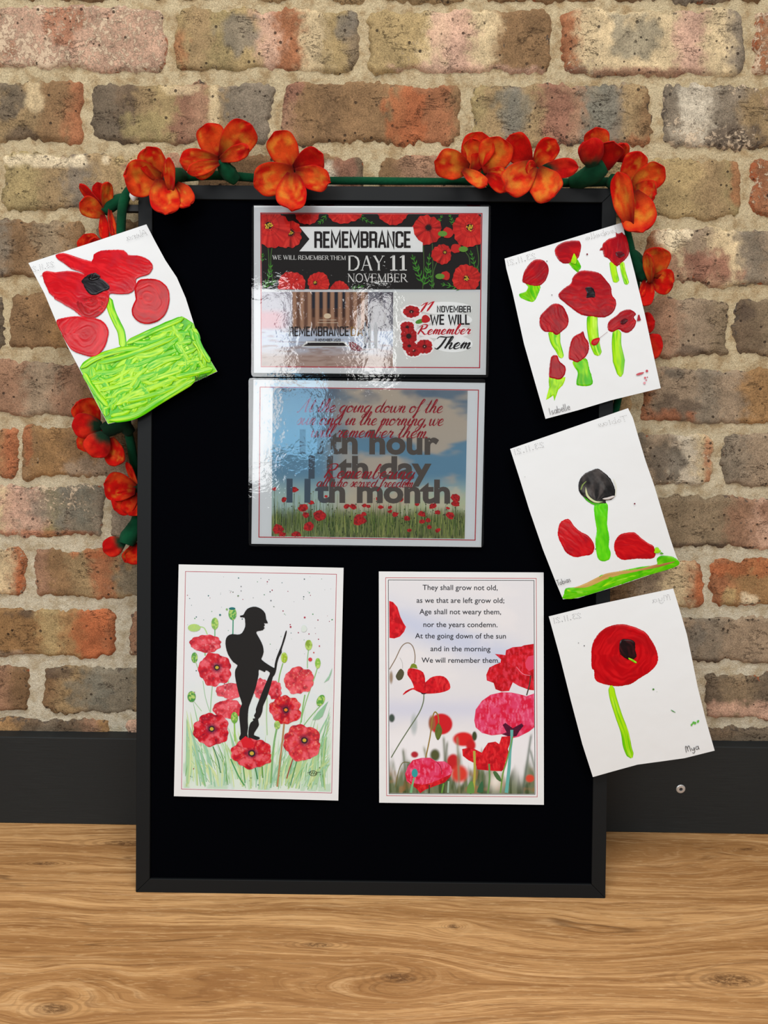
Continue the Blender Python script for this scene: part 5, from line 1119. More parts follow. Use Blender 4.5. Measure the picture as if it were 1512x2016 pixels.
for pth, w, sd in (([(450, 1112), (560, 1040), (720, 985), (890, 962)], 12, 401), ([(580, 1075), (760, 1030), (980, 950), (1150, 880)], 12, 402), ([(790, 930), (960, 850), (1100, 790), (1215, 740)], 12, 403), ([(470, 1150), (560, 1290), (650, 1400)], 11, 404), ([(660, 1500), (850, 1470), (1050, 1350), (1300, 1200)], 13, 405), ([(800, 1360), (1000, 1310), (1160, 1250)], 12, 406), ([(1160, 1180), (1300, 1150), (1430, 1120)], 12, 407), ([(1300, 850), (1340, 960), (1410, 1070)], 11, 408), ([(950, 1130), (1080, 1060), (1200, 1030)], 12, 409)):
    gstroke(S, mb, k(pth), w, sd, .5, .0003, .08, h=fz + .001)
S.lv += 110
big = [(262, 272), (320, 256), (400, 280), (530, 318), (545, 270), (600, 240), (680, 234), (770, 235), (805, 272), (870, 275), (935, 295), (975, 330), (985, 370), (955, 415), (900, 432), (862, 450), (862, 485), (845, 535), (800, 560), (730, 562), (665, 560), (660, 600), (640, 660), (600, 710), (550, 738), (480, 735), (440, 720), (395, 680), (340, 650), (300, 625), (255, 600), (250, 585), (215, 555), (200, 520), (180, 480), (165, 430), (165, 405), (200, 390), (260, 400), (350, 390), (430, 400), (475, 415), (440, 395), (380, 375), (320, 330), (280, 305)]
mb = PT('painted_poppy'); daub(S, mb, k(big), (186, 12, 24), (216, 30, 38), (170, 30, 46), 22, 21, sm=2)
daub(S, mb, k([(850, 540), (862, 490), (890, 455), (960, 448), (1020, 455), (1075, 490), (1105, 540), (1110, 600), (1095, 680), (1060, 735), (1010, 770), (940, 785), (880, 770), (840, 730), (828, 680), (845, 630), (858, 600)]), *REDS, ('swirl', *k([(960, 600)])[0]), 22)
daub(S, mb, k([(268, 764), (320, 740), (400, 728), (480, 732), (560, 742), (620, 770), (655, 830), (650, 890), (625, 960), (575, 1020), (520, 1028), (440, 1005), (385, 980), (340, 920), (300, 840)]), (190, 12, 26), (214, 34, 44), (160, 8, 20), ('swirl', *k([(480, 860)])[0]), 23)
daub(S, mb, k([(413, 640), (430, 600), (500, 580), (580, 560), (650, 560), (655, 610), (630, 670), (590, 715), (540, 738), (480, 735), (440, 700)]), (160, 8, 18), (196, 20, 26), (120, 10, 20), ('swirl', *k([(520, 600)])[0]), 24)
for i in range(16): t_ = i / 15.; x = 168 + 240 * t_; y = 420 + 250 * t_ ** .8; S.ribbon(mb, k([(x + 26, y - 8), (x - rn.uniform(2, 26), y + rn.uniform(4, 16))]), [2.2, .4], (190, 16, 30))
S.lv += 50; daub(S, mb, k([(455, 465), (500, 422), (560, 405), (590, 440), (620, 460), (662, 500), (655, 530), (610, 545), (570, 567), (520, 565), (480, 520), (470, 490)]), (28, 26, 30), (48, 46, 50), (18, 16, 18), 30, 25, thick=.0006, sm=3)
S.lv += 60; daub(S, mb, k([(505, 440), (520, 420), (560, 410), (592, 425), (585, 450), (545, 465), (515, 460)]), (12, 8, 8), (34, 28, 30), (8, 6, 6), 10, 26, thick=.0006, sm=3, fs=(.5, .8))
PT.done(S)
mb = MB(); stroke_text(S, mb, HAND, 'Alena', k([(1306, 1214)])[0], k([(1392, 1178)])[0], 36 / 3.78, 1.35, (34, 54, 20), 4, h=.0030); mb.build('handwritten_name', M_PENCIL, S.root)
mb = MB(); stroke_text(S, mb, HAND, 'Alena', k([(942, 122)])[0], k([(795, 163)])[0], 44 / 3.78, 1.4, (92, 92, 98), 4, mirror=True, dotted=True); mb.build('show_through_name', M_PENCIL, S.root); mb = MB(); stroke_text(S, mb, HAND, '23.11.21', k([(250, 357)])[0], k([(85, 398)])[0], 38 / 3.78, 1.4, (84, 86, 92), 4, mirror=True, dotted=True); mb.build('show_through_date', M_PENCIL, S.root)

# painting by Isabelle
k = K(980, 430, 4.447)
S = Sheet('child_painting', 'child painting of many small red poppies, uppermost on the right frame edge', 'painting', k([(60, 352), (1088, 38), (1427, 1485), (418, 1755)]), .012, bend1(.003, -.002, .002), GP)
S.paper(k([(60, 352), (574, 195), (1080, 39), (1092, 42), (1120, 170), (1200, 480), (1290, 850), (1360, 1180), (1427, 1486), (1000, 1590), (700, 1680), (418, 1755), (330, 1450), (230, 1100), (130, 650), (75, 440)]))
PT = Parts(); gl = (G1, G2, G3); pp = lambda i: PT('painted_poppy', i)
daub(S, pp(0), k([(250, 570), (370, 585), (345, 680), (310, 730), (240, 715), (195, 690), (190, 660), (245, 640), (265, 600)]), *gl, 60, 31); daub(S, pp(1), k([(620, 385), (655, 345), (690, 350), (730, 420), (715, 450), (700, 472), (650, 430)]), *gl, 50, 32)
gstroke(S, pp(2), k([(1005, 375), (1015, 460), (1040, 560)]), 13, 33, .8); gstroke(S, pp(2), k([(1085, 380), (1100, 470), (1132, 578)]), 10, 34, .6)
gstroke(S, pp(3), k([(828, 845), (828, 950), (848, 1090), (885, 1200)]), [21, 22, 20, 15], 35, .6); gstroke(S, pp(4), k([(492, 980), (505, 1080), (535, 1150), (562, 1222)]), [25, 21, 14, 10], 36, .6)
gstroke(S, pp(5), k([(1045, 975), (1040, 1100), (1058, 1230), (1075, 1385)]), [17, 19, 24, 10], 37, .7)
daub(S, pp(6), k([(660, 1250), (770, 1225), (800, 1310), (832, 1430), (800, 1465), (700, 1462), (688, 1430), (700, 1350), (670, 1300)]), *gl, 80, 38); daub(S, pp(7), k([(448, 1385), (540, 1400), (592, 1388), (570, 1460), (530, 1500), (495, 1600), (485, 1550), (422, 1590), (450, 1480)]), G2, G1, G3, 100, 39, sm=2); S.lv += 20
D = ((150, 12, 24), (186, 22, 28), (122, 22, 34))
for i, (pl, fl) in enumerate(((([(215, 545), (235, 460), (290, 385), (350, 357), (410, 375), (445, 430), (440, 490), (405, 560), (345, 592), (280, 585), (235, 565)]), -40), (([(500, 300), (510, 250), (570, 210), (640, 195), (712, 198), (730, 250), (720, 300), (700, 350), (640, 385), (580, 394), (530, 360)]), 10),
                              (([(915, 250), (925, 215), (980, 175), (1035, 158), (1030, 118), (1050, 135), (1085, 122), (1100, 138), (1125, 160), (1150, 262), (1150, 300), (1130, 345), (1080, 390), (1045, 418), (1000, 390), (975, 355), (930, 330), (918, 280), (892, 282), (900, 260)]), 80), (([(530, 680), (570, 620), (640, 570), (655, 520), (700, 470), (760, 455), (880, 475), (940, 530), (990, 600), (1000, 670), (1030, 710), (1035, 760), (1010, 820), (950, 860), (880, 865), (760, 850), (700, 825), (640, 780), (590, 740)]), 15),
                              (([(365, 900), (375, 850), (430, 790), (470, 755), (520, 745), (570, 770), (600, 820), (620, 880), (610, 940), (570, 980), (515, 1022), (470, 995), (410, 990), (372, 950)]), 60), (([(960, 950), (975, 900), (1040, 850), (1090, 810), (1160, 797), (1210, 835), (1190, 865), (1212, 905), (1190, 960), (1140, 1000), (1090, 990), (1060, 970), (1010, 992), (975, 985)]), -20),
                              (([(620, 1220), (630, 1120), (660, 1040), (720, 1005), (748, 990), (765, 1040), (795, 1090), (795, 1160), (765, 1215), (700, 1262), (650, 1240)]), 60), (([(450, 1385), (455, 1290), (470, 1210), (520, 1200), (540, 1250), (592, 1300), (585, 1370), (540, 1412), (490, 1402)]), 90))):
    daub(S, pp(i), k(pl), *D, fl, 40 + i, thick=.0005, sm=2 if i == 2 else 4)
S.lv += 75
daub(S, pp(1), k([(640, 385), (655, 335), (668, 305), (690, 350), (680, 400)]), G2, G1, G3, 80, 58, sm=2)
daub(S, pp(3), k([(765, 612), (800, 598), (842, 620), (852, 688), (812, 690), (775, 695), (782, 650)]), (22, 18, 22), (46, 34, 38), (14, 10, 12), 0, 60, sm=2); daub(S, pp(5), k([(1075, 900), (1110, 875), (1140, 890), (1110, 925), (1080, 925)]), (80, 16, 24), (60, 12, 20), (50, 10, 16), 0, 61); daub(S, pp(2), k([(1030, 300), (1080, 290), (1110, 320), (1060, 345)]), (100, 16, 26), (70, 14, 22), (60, 10, 16), 0, 62)
mb = PT('paint_splash'); daub(S, mb, k([(815, 1090), (840, 1055), (892, 1046), (880, 1090), (845, 1112)]), *REDS, 0, 63); S.ribbon(mb, k([(888, 1050), (962, 992)]), .5, (120, 30, 40)); mb = PT('paint_splash', 1); S.fill(mb, k([(1218, 898), (1228, 845), (1240, 842), (1254, 890), (1240, 895)]), (150, 30, 44)); mb = PT('paint_splash', 2); S.fill(mb, k([(1210, 1366), (1240, 1350), (1282, 1346), (1262, 1364), (1225, 1374)]), (186, 74, 86), sm=2)
S.dots(mb, k([(1306, 1335), (783, 313), (430, 374), (474, 670), (1290, 1395), (1300, 1415), (1285, 1440), (1310, 1390)]), [2.6, 1.7, 1.1, 1, 2.2, 1.6, 2.6, 1.2], [(186, 60, 74), (110, 16, 30), (60, 40, 40), (60, 50, 50), (204, 90, 104), (196, 110, 124), (214, 150, 160), (150, 60, 70)])
PT.done(S)
mb = MB(); stroke_text(S, mb, HAND, 'Isabelle', k([(462, 1718)])[0], k([(636, 1672)])[0], 60 / 4.447, .85, (90, 88, 90), 4); mb.build('handwritten_name', M_PENCIL, S.root)
mb = MB(); stroke_text(S, mb, HAND, 'Isabelle', k([(1040, 118)])[0], k([(775, 190)])[0], 46 / 4.447, 1.35, (120, 118, 118), 4, mirror=True, dotted=True); mb.build('show_through_name', M_PENCIL, S.root); mb = MB(); stroke_text(S, mb, HAND, '23.11.21', k([(330, 345)])[0], k([(95, 410)])[0], 44 / 4.447, 1.35, (100, 100, 100), 4, mirror=True, dotted=True); mb.build('show_through_date', M_PENCIL, S.root)

# painting by Tobias
k = K(990, 800, 4.2)
S = Sheet('child_painting', 'child painting of black flower on thick green stem between two red petals', 'painting', k([(60, 352), (1035, 15), (1462, 1300), (497, 1595)]), .0128, bend1(.003, -.003, .003), GP)
S.paper(k([(60, 352), (548, 183), (1035, 15), (1075, 95), (1120, 250), (1180, 450), (1250, 650), (1310, 850), (1380, 1080), (1430, 1230), (1463, 1300), (1200, 1400), (900, 1500), (620, 1586), (497, 1595), (440, 1460), (330, 1180), (220, 860), (130, 570)]))
PT = Parts(); mb = PT('painted_ground')
daub(S, mb, k([(497, 1590), (505, 1555), (520, 1505), (600, 1495), (680, 1470), (760, 1430), (860, 1385), (1000, 1355), (1150, 1325), (1270, 1310), (1272, 1262), (1310, 1235), (1390, 1240), (1440, 1265), (1461, 1300), (1400, 1338), (1200, 1398), (900, 1498), (620, 1583)]), G1, (120, 200, 24), G3, -20, 71, sm=3)
def brn(v, t, s_): return mixc(mixc(lin((176, 132, 70)), lin((206, 172, 100)), vn(t * 6, s_ * 6, 2, 2)), lin((150, 72, 48)), ss(.55, .9, s_) * .7)
S.ribbon(mb, resample(smooth(k([(590, 1500), (700, 1478), (850, 1410), (1000, 1375), (1150, 1348), (1300, 1315), (1420, 1285)]), 6, False), 2.2, False), [5, 11, 12, 8, 6, 7, 5], brn, lanes=8, thick=.0004, seed=4, taper=.1)
gstroke(S, mb, k([(820, 1490), (960, 1430), (1100, 1400)]), 13, 72, .6); gstroke(S, mb, k([(530, 1520), (580, 1540), (700, 1540)]), 12, 74, .3); gstroke(S, mb, k([(790, 1455), (820, 1410), (900, 1420)]), 8, 76, .3)
mb = PT('painted_stem'); daub(S, mb, k([(762, 810), (860, 800), (866, 900), (862, 980), (880, 1080), (876, 1160), (892, 1210), (880, 1265), (830, 1282), (790, 1262), (772, 1200), (765, 1110), (775, 1020), (758, 900)]), (82, 200, 14), (110, 214, 24), (66, 176, 10), 85, 73, thick=.0006); gstroke(S, mb, k([(795, 850), (800, 900), (830, 970)]), 8, 77, .8); gstroke(S, mb, k([(825, 1100), (815, 1180), (850, 1230)]), 9, 78, .8)
daub(S, PT('painted_petal', 0), k([(455, 1070), (465, 980), (495, 945), (545, 932), (590, 990), (640, 1035), (700, 1065), (745, 1120), (757, 1170), (735, 1222), (680, 1235), (600, 1247), (530, 1215), (495, 1160)]), (178, 10, 22), (204, 22, 28), (140, 8, 26), 40, 74); daub(S, PT('painted_petal', 1), k([(920, 1170), (930, 1110), (970, 1060), (1030, 1043), (1090, 1043), (1140, 1085), (1200, 1130), (1248, 1160), (1252, 1252), (1100, 1260), (1000, 1270), (945, 1240)]), (178, 10, 20), (206, 24, 26), (150, 8, 20), 20, 75)
mb = PT('painted_flower_head'); S.lv += 40; daub(S, mb, k([(630, 690), (660, 740), (700, 785), (760, 818), (810, 812), (780, 780), (700, 740)]), (70, 170, 30), (90, 190, 50), G3, 40, 79)
daub(S, mb, k([(625, 660), (640, 600), (680, 555), (740, 527), (785, 515), (840, 550), (890, 600), (922, 670), (928, 735), (895, 772), (850, 778), (852, 800), (800, 803), (740, 798), (690, 765), (640, 720)]), (26, 25, 26), (84, 78, 76), (20, 20, 20), ('swirl', *k([(770, 800)])[0]), 80, thick=.0008, fs=(.22, .08)); S.lv += 110
S.ribbon(mb, resample(smooth(k([(685, 670), (700, 740), (760, 788), (825, 790)]), 6, False), 2, False), [2.5, 4.5, 4, 2], (196, 202, 156), lanes=8, thick=.0006, taper=.15, seed=3); S.ribbon(mb, resample(smooth(k([(825, 765), (870, 762), (925, 742)]), 6, False), 2, False), [3, 5, 4], (196, 188, 184), lanes=8, thick=.0006, taper=.15, seed=5); S.ribbon(mb, smooth(k([(915, 600), (935, 660), (930, 740)]), 5, False), [1.2, 2, 1.6], (216, 216, 200)); S.ribbon(mb, smooth(k([(645, 690), (660, 650), (690, 620)]), 5, False), [2, 2.6, 1], (120, 140, 70))
mb = PT('painted_ground'); daub(S, mb, k(blob((1275, 1192), 26, 26, 14, nz=.5)), (130, 200, 40), G2, G1, 30, 81, sm=2); daub(S, mb, k(blob((1312, 1216), 14, 10, 10, nz=.3)), (90, 150, 50), G1, G3, 30, 82, sm=2); S.dots(PT('paint_splash'), k([(1090, 805), (765, 1180), (182, 583)]), [1.6, 1.1, .6], [(110, 20, 40), (90, 30, 30), (120, 130, 90)])
PT.done(S)
mb = MB(); stroke_text(S, mb, HAND, 'Tobias', k([(452, 1484)])[0], k([(562, 1448)])[0], 46 / 4.2, .85, (70, 70, 74), 4); mb.build('handwritten_name', M_PENCIL, S.root)
mb = MB(); stroke_text(S, mb, HAND, 'Tobias', k([(1030, 118)])[0], k([(795, 168)])[0], 44 / 4.2, 1.35, (124, 122, 120), 4, mirror=True, dotted=True); mb.build('show_through_name', M_PENCIL, S.root); mb = MB(); stroke_text(S, mb, HAND, '23.11.21', k([(340, 335)])[0], k([(105, 398)])[0], 42 / 4.2, 1.35, (92, 92, 98), 4, mirror=True, dotted=True); mb.build('show_through_date', M_PENCIL, S.root)

# painting by Mya
k = K(1070, 1150, 4.32)
S = Sheet('child_painting', 'child painting of one round red poppy on thin green stem, lowest right', 'painting', k([(45, 275), (1103, 37), (1455, 1415), (420, 1640)]), .0136, bend1(.003, -.003, -.002), GP)
S.paper(k([(45, 275), (215, 232), (380, 190), (740, 113), (1103, 37), (1150, 190), (1220, 430), (1260, 620), (1310, 870), (1380, 1150), (1456, 1416), (1200, 1480), (1000, 1508), (800, 1535), (600, 1590), (420, 1641), (330, 1360), (230, 980), (140, 620)]))
PT = Parts(); mb = PT('painted_poppy'); gstroke(S, mb, k([(575, 862), (590, 960), (640, 1120), (690, 1260), (715, 1390), (750, 1478)]), [12, 14, 14, 15, 17, 14], 91, .72, taper=.05)
daub(S, mb, k([(407, 640), (410, 540), (440, 460), (500, 390), (580, 352), (670, 340), (760, 360), (860, 405), (920, 480), (960, 560), (975, 640), (950, 700), (900, 750), (820, 800), (740, 850), (640, 868), (560, 862), (470, 835), (435, 800), (430, 735), (410, 715)]), (176, 4, 14), (208, 20, 26), (150, 8, 16), ('swirl', *k([(700, 600)])[0]), 92, thick=.0004, fs=(.08, .35))
S.lv += 75; daub(S, mb, k([(655, 480), (720, 468), (775, 490), (780, 560), (792, 615), (760, 640), (720, 632), (650, 582)]), (30, 16, 18), (66, 22, 26), (20, 10, 12), 50, 93, thick=.0005, sm=3); S.ribbon(mb, k([(650, 590), (690, 618), (725, 640)]), [1, 3, 2], (16, 14, 14)); gstroke(S, mb, k([(722, 628), (760, 650), (792, 670)]), 4, 95, .6)
mb = PT('paint_splash'); S.dots(mb, k([(935, 895), (298, 500), (347, 524), (965, 915)]), [2, .8, 1.1, .6], [(70, 130, 50), (70, 70, 70), (50, 50, 50), (110, 150, 90)]); S.ribbon(mb, k([(1085, 1070), (1100, 1080), (1122, 1092)]), [1, 2, 1], (80, 140, 80)); 
for x, y in ((1262, 1195), (1276, 1178), (1290, 1182), (1315, 1168)): S.fill(mb, k(blob((x, y), 9, 13, 8, .5, .4, x)), (96, 176, 70))
PT.done(S)
mb = MB(); stroke_text(S, mb, HAND, 'Mya', k([(1216, 1432)])[0], k([(1328, 1402)])[0], 52 / 4.32, 1.05, (60, 60, 62), 4); mb.build('handwritten_name', M_PENCIL, S.root)
mb = MB(); stroke_text(S, mb, HAND, 'Mya', k([(1078, 130)])[0], k([(930, 158)])[0], 46 / 4.32, 1.35, (130, 130, 132), 4, mirror=True, dotted=True); mb.build('show_through_name', M_PENCIL, S.root); mb = MB(); stroke_text(S, mb, HAND, '23.11.21', k([(318, 285)])[0], k([(95, 330)])[0], 42 / 4.32, 1.35, (90, 92, 96), 4, mirror=True, dotted=True); mb.build('show_through_date', M_PENCIL, S.root)

# ------------------------------------------------------------------ felt poppy garland
gar = empty('poppy_garland', loc=tuple(on_wall([(740, 352)], .02)[0])); GL = np.array(gar.location)
tag(gar, 'felt garland of red orange poppies on a green stem draped around the board', 'garland')
def P3(p): x, y, d = p; return on_wall([(x, y)], d / 1000.)[0]
def tube(mb, pts, rad, col, n=12, seed=0, sm=5):
    p = np.array([P3(q) for q in pts]); r = np.array(rad, float) / 1000.
    if sm:
        m = len(p); t = np.linspace(0, m - 1, (m - 1) * sm + 1); pp = []
        for tt in t:
            i = min(int(tt), m - 2); f = tt - i; a, b, c, d = p[max(i - 1, 0)], p[i], p[i + 1], p[min(i + 2, m - 1)]
            pp.append(.5 * ((2 * b) + (c - a) * f + (2 * a - 5 * b + 4 * c - d) * f * f + (3 * b - a - 3 * c + d) * f ** 3))
        r = np.interp(t, np.arange(m), r); p = np.array(pp)
    m = len(p); tg = np.gradient(p, axis=0); tg /= np.linalg.norm(tg, axis=1)[:, None]
    up = np.array([0, 1., 0]); V = []
    for i in range(m):
        u = np.cross(tg[i], up); u /= np.linalg.norm(u) + 1e-9; w = np.cross(u, tg[i])
        for k_ in range(n):
            a = 2 * math.pi * k_ / n; rr = r[i] * (1 + .18 * (float(vn(np.array(i * .35 + seed), np.array(k_ * .9), seed, 2)) - .5))
            V.append(p[i] + rr * (u * math.cos(a) + w * math.sin(a)))
    F = [(i * n + k_, i * n + (k_ + 1) % n, (i + 1) * n + (k_ + 1) % n, (i + 1) * n + k_) for i in range(m - 1) for k_ in range(n)]
    F += [tuple(range(n))[::-1], tuple((m - 1) * n + k_ for k_ in range(n))]
    V = np.array(V); c = mixc(lin(col), lin(np.array(col) * .55), vn(V[:, 0] * 60, V[:, 2] * 60, seed, 2)); mb.add(V, F, c)
GREEN = (14, 84, 52)
mb = MB()
tube(mb, [(352, 350, 24), (420, 345, 22), (500, 350, 20), (560, 355, 20), (700, 356, 18), (860, 357, 18), (960, 358, 20), (1080, 360, 20), (1196, 358, 22)], [5.5, 5.5, 5.2, 4.6, 4.6, 4.4, 4.6, 5, 5.5], GREEN, seed=1)
tube(mb, [(352, 352, 24), (300, 352, 26), (262, 368, 30), (243, 400, 30), (238, 460, 30), (236, 560, 26), (238, 680, 24), (246, 800, 22), (260, 890, 20), (270, 950, 18), (274, 1020, 18), (264, 1062, 20)], [5.5, 5.5, 5.5, 6, 5.5, 5, 5, 5.5, 6, 5, 5, 6], GREEN, seed=2)
tube(mb, [(1196, 358, 22), (1215, 380, 24), (1230, 440, 26), (1243, 500, 28), (1250, 560, 28), (1240, 650, 26), (1226, 730, 24), (1214, 800, 22), (1200, 860, 20)], [5.5, 5, 4.6, 6, 6, 5, 5, 5, 4], GREEN, seed=3)
stem = mb.build('stem', M_FELT, gar, shade=True, loc=GL); stem.location = (0, 0, 0)

RED, ORG, YEL, DKR, DKG = (190, 12, 4), (214, 72, 22), (210, 130, 40), (96, 2, 2), (22, 58, 38)
def petal(fl, base, tip, w, lift, warm=.5, cup=.25, seed=0, back=False, curl=.20, roll=0.0, deepred=0.0):
    """felt petal: base/tip = (px, py, depth mm); w = width px; lift = bow towards the viewer, mm; roll turns it about its axis (deg)"""
    A, B = P3(base), P3(tip); ax = B - A; L = np.linalg.norm(ax); ax /= L
    view = (A + B) / 2 - CAM; view /= np.linalg.norm(view); sd = np.cross(ax, -view); sd /= np.linalg.norm(sd); nn = np.cross(sd, ax)
    if nn @ -view < 0: nn = -nn
    r_ = math.radians(roll); sd, nn = sd * math.cos(r_) + nn * math.sin(r_), nn * math.cos(r_) - sd * math.sin(r_)
    mmpx = np.linalg.norm(P3((base[0] + 10, base[1], base[2])) - P3(base)) / 10; W_ = w * mmpx / 2 * 1.1
    N, M = 17, 13; s_ = (1 - (1 - np.linspace(0, 1, N)) ** 1.7)[:, None] + np.zeros((1, M)); t_ = np.linspace(-1, 1, M)[None, :] + np.zeros((N, 1))
    prof = np.where(s_ < .62, .34 + .66 * np.sin(np.clip(s_ / .62, 0, 1) * math.pi / 2) ** 1.1, np.clip(1 - (np.clip(s_ - .62, 0, 1) / .385) ** 3.0, 0.002, 1) ** .4)
    wv = 1 + .09 * (vn(s_ * 3 + seed, t_ * 2, seed, 2) - .5) * 2
    x = t_ * W_ * prof * wv; y = s_ * L * (1 - .05 * t_ * t_)
    z = lift * (1. if back else -.9) / 1000. * np.sin(s_ * math.pi * .85) + cup * W_ * (np.abs(t_) ** 2.2) * prof * (1 - 1.1 * ss(.45, 1.0, s_)) + curl * W_ * (vn(t_ * 2.3 + seed, s_ * 3, seed + 2, 2) - .5) * 2 * s_ - .0012 * s_ ** 8
    th_ = .0015 * np.clip(1 - np.maximum(np.abs(t_) ** 6, s_ ** 8) * .45, .3, 1)
    def W3(z_): return A + ax * y[..., None] + sd * x[..., None] + nn * z_[..., None]
    Fp, Bp = W3(z + th_).reshape(-1, 3), W3(z - th_).reshape(-1, 3)
    n = N * M; F = []
    for i in range(N - 1):
        for j in range(M - 1):
            a, b, c, d = i * M + j, i * M + j + 1, (i + 1) * M + j + 1, (i + 1) * M + j; F += [(a, b, c, d), (d + n, c + n, b + n, a + n)]
    bd = [(0, j) for j in range(M)] + [(i, M - 1) for i in range(1, N)] + [(N - 1, j) for j in range(M - 2, -1, -1)] + [(i, 0) for i in range(N - 2, 0, -1)]
    for q in range(len(bd)):
        a = bd[q][0] * M + bd[q][1]; b = bd[(q + 1) % len(bd)][0] * M + bd[(q + 1) % len(bd)][1]; F.append((b, a, a + n, b + n))
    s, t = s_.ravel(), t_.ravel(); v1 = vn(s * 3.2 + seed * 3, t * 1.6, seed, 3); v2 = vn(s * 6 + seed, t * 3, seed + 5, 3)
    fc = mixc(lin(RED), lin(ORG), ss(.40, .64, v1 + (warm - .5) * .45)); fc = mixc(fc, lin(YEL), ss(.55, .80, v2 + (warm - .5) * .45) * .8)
    fc = mixc(fc, lin(RED), ss(.74, .98, np.maximum(np.abs(t), s)) * .9); fc = mixc(fc, lin(DKR), np.clip(ss(.48, .0, s) * .95 + deepred, 0, 1))  # throat: darker red plus the shade inside the flower, both put into the colour
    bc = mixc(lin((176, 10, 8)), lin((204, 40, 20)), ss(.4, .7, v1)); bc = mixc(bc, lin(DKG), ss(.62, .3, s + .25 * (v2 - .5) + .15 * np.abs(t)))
    if back: fc, bc = bc, fc
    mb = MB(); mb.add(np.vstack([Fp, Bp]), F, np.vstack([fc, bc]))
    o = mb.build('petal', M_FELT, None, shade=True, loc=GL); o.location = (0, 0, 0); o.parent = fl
    m = o.modifiers.new('round', 'SUBSURF'); m.levels = 1; m.render_levels = 1
    return o
def flower(cal, rad, seed, col=GREEN):
    """felted calyx running from the stem into the throat; carries the petals"""
    mb = MB(); tube(mb, cal, rad, col, 14, seed, 5); o = mb.build('poppy', M_FELT, None, shade=True, loc=GL); o.location = (0, 0, 0); o.parent = gar; return o
def c3(x0, y0, s): return lambda x, y, d: (x0 + x / s, y0 + y / s, d)

# top left group
c = c3(150, 230, 4.086)
A_ = flower([c(400, 650, 20), c(330, 680, 20), c(270, 720, 20), c(225, 770, 24)], [6, 8, 8, 5], 11)
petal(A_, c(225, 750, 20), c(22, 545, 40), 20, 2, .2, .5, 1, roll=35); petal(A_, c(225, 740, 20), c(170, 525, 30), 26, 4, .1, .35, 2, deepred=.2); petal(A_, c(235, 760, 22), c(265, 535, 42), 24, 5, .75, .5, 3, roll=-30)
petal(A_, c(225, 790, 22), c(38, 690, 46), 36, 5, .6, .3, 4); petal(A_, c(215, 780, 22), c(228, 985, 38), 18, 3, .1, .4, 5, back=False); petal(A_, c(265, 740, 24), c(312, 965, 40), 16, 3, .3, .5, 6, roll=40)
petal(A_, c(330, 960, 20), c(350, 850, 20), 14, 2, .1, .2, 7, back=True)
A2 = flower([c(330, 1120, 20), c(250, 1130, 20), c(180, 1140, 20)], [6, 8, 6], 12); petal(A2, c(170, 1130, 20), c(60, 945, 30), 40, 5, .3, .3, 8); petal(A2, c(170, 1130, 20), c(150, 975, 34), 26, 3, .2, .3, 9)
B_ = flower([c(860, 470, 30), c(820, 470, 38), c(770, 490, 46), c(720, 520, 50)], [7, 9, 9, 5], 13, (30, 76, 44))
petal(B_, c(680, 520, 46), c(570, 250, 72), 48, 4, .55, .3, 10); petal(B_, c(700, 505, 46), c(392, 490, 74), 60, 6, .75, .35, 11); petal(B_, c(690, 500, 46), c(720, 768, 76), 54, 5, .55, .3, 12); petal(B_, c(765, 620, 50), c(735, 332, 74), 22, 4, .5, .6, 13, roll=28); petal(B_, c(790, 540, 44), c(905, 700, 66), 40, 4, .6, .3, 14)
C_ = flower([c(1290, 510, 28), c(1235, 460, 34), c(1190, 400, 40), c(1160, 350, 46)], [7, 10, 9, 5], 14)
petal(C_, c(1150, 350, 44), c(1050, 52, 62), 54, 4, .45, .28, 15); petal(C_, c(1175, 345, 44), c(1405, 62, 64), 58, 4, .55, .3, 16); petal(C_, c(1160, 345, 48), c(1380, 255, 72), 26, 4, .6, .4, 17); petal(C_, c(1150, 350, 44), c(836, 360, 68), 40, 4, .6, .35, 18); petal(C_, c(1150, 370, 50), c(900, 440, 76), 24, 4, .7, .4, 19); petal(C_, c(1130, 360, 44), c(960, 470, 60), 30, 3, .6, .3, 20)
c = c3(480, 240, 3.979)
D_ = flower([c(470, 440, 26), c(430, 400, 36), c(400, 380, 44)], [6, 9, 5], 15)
petal(D_, c(400, 385, 46), c(245, 75, 66), 54, 5, .6, .28, 21); petal(D_, c(395, 375, 46), c(612, 262, 66), 46, 4, .05, .3, 22, deepred=.15); petal(D_, c(395, 385, 48), c(88, 490, 76), 56, 6, .75, .3, 23); petal(D_, c(385, 395, 48), c(362, 670, 80), 54, 6, .6, .3, 24); petal(D_, c(400, 400, 48), c(664, 470, 74), 44, 5, .75, .3, 25)
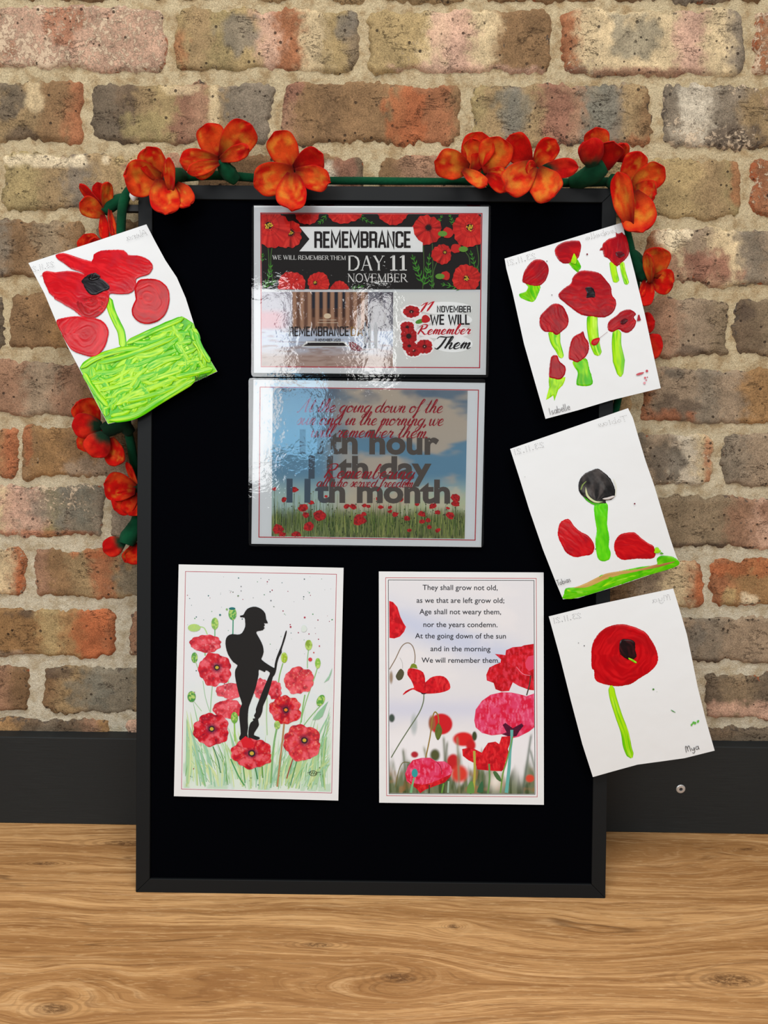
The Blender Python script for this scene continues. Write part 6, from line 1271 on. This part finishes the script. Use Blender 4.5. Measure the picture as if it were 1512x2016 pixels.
# top right group
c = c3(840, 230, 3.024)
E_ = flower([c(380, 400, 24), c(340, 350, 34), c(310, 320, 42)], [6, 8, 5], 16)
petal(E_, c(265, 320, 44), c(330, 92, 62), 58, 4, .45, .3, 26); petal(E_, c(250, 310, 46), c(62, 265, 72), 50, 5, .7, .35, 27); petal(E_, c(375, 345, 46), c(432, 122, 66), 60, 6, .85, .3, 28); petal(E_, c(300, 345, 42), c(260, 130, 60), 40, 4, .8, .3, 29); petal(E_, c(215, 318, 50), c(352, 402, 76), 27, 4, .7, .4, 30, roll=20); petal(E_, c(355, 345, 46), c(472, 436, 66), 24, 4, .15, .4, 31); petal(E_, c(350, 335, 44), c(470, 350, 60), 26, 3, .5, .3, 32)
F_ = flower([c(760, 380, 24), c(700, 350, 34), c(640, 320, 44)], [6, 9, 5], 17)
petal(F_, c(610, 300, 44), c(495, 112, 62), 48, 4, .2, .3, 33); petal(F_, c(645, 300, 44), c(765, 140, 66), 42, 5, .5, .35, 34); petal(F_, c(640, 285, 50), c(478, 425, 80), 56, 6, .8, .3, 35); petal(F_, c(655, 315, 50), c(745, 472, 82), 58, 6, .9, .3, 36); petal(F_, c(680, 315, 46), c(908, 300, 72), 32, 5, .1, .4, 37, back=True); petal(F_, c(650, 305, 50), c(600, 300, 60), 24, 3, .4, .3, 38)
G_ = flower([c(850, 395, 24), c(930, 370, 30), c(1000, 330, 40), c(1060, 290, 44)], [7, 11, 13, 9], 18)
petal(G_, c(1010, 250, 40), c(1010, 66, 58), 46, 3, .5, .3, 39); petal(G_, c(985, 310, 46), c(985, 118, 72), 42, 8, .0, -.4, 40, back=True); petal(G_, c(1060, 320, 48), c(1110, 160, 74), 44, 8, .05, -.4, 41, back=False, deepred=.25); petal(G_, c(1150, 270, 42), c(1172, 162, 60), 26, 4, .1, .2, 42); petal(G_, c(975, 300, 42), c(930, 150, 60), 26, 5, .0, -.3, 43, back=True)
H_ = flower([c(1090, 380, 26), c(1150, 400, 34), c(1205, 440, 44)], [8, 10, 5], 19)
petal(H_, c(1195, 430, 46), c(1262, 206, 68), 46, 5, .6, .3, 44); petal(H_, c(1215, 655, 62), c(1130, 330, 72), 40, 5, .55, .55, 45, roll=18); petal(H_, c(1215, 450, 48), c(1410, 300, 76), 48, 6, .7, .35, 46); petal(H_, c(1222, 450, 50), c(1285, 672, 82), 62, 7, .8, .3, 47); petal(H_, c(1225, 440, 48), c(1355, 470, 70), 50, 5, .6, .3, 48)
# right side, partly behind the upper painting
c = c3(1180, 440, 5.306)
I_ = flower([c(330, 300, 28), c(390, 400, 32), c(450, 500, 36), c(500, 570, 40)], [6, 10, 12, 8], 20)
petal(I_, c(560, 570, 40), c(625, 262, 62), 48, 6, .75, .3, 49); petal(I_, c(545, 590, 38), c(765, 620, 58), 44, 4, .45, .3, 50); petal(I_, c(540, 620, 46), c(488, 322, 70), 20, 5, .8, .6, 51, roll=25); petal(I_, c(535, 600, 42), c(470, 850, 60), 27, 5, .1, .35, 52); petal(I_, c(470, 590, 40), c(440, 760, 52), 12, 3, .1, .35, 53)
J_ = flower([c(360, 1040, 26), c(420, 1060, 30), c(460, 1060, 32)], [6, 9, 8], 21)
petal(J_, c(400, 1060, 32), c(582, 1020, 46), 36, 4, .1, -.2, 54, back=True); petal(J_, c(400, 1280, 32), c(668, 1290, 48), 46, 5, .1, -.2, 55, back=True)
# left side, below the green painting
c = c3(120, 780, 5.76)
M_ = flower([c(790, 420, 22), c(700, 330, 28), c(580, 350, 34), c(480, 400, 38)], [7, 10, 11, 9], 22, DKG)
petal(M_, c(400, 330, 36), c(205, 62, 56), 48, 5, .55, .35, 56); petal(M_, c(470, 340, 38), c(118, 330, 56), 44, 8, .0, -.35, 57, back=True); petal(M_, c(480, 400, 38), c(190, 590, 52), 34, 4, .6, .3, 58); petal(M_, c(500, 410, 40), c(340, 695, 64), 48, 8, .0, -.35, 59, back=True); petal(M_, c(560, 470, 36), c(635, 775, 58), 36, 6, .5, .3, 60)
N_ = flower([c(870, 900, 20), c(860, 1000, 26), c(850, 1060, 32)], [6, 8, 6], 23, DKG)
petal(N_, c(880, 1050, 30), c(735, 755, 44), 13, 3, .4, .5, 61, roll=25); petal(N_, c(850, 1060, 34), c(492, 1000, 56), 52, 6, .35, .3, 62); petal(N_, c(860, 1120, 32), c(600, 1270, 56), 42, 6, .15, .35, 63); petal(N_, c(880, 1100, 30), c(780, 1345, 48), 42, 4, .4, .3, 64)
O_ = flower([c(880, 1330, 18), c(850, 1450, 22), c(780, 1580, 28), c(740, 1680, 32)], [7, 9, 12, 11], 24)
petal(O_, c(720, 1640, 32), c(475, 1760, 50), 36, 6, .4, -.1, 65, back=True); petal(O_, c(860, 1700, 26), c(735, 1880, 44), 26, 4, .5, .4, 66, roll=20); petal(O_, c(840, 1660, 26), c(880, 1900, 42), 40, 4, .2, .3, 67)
for o in list(gar.children_recursive):
    if o.name.startswith(('petal',)): pass
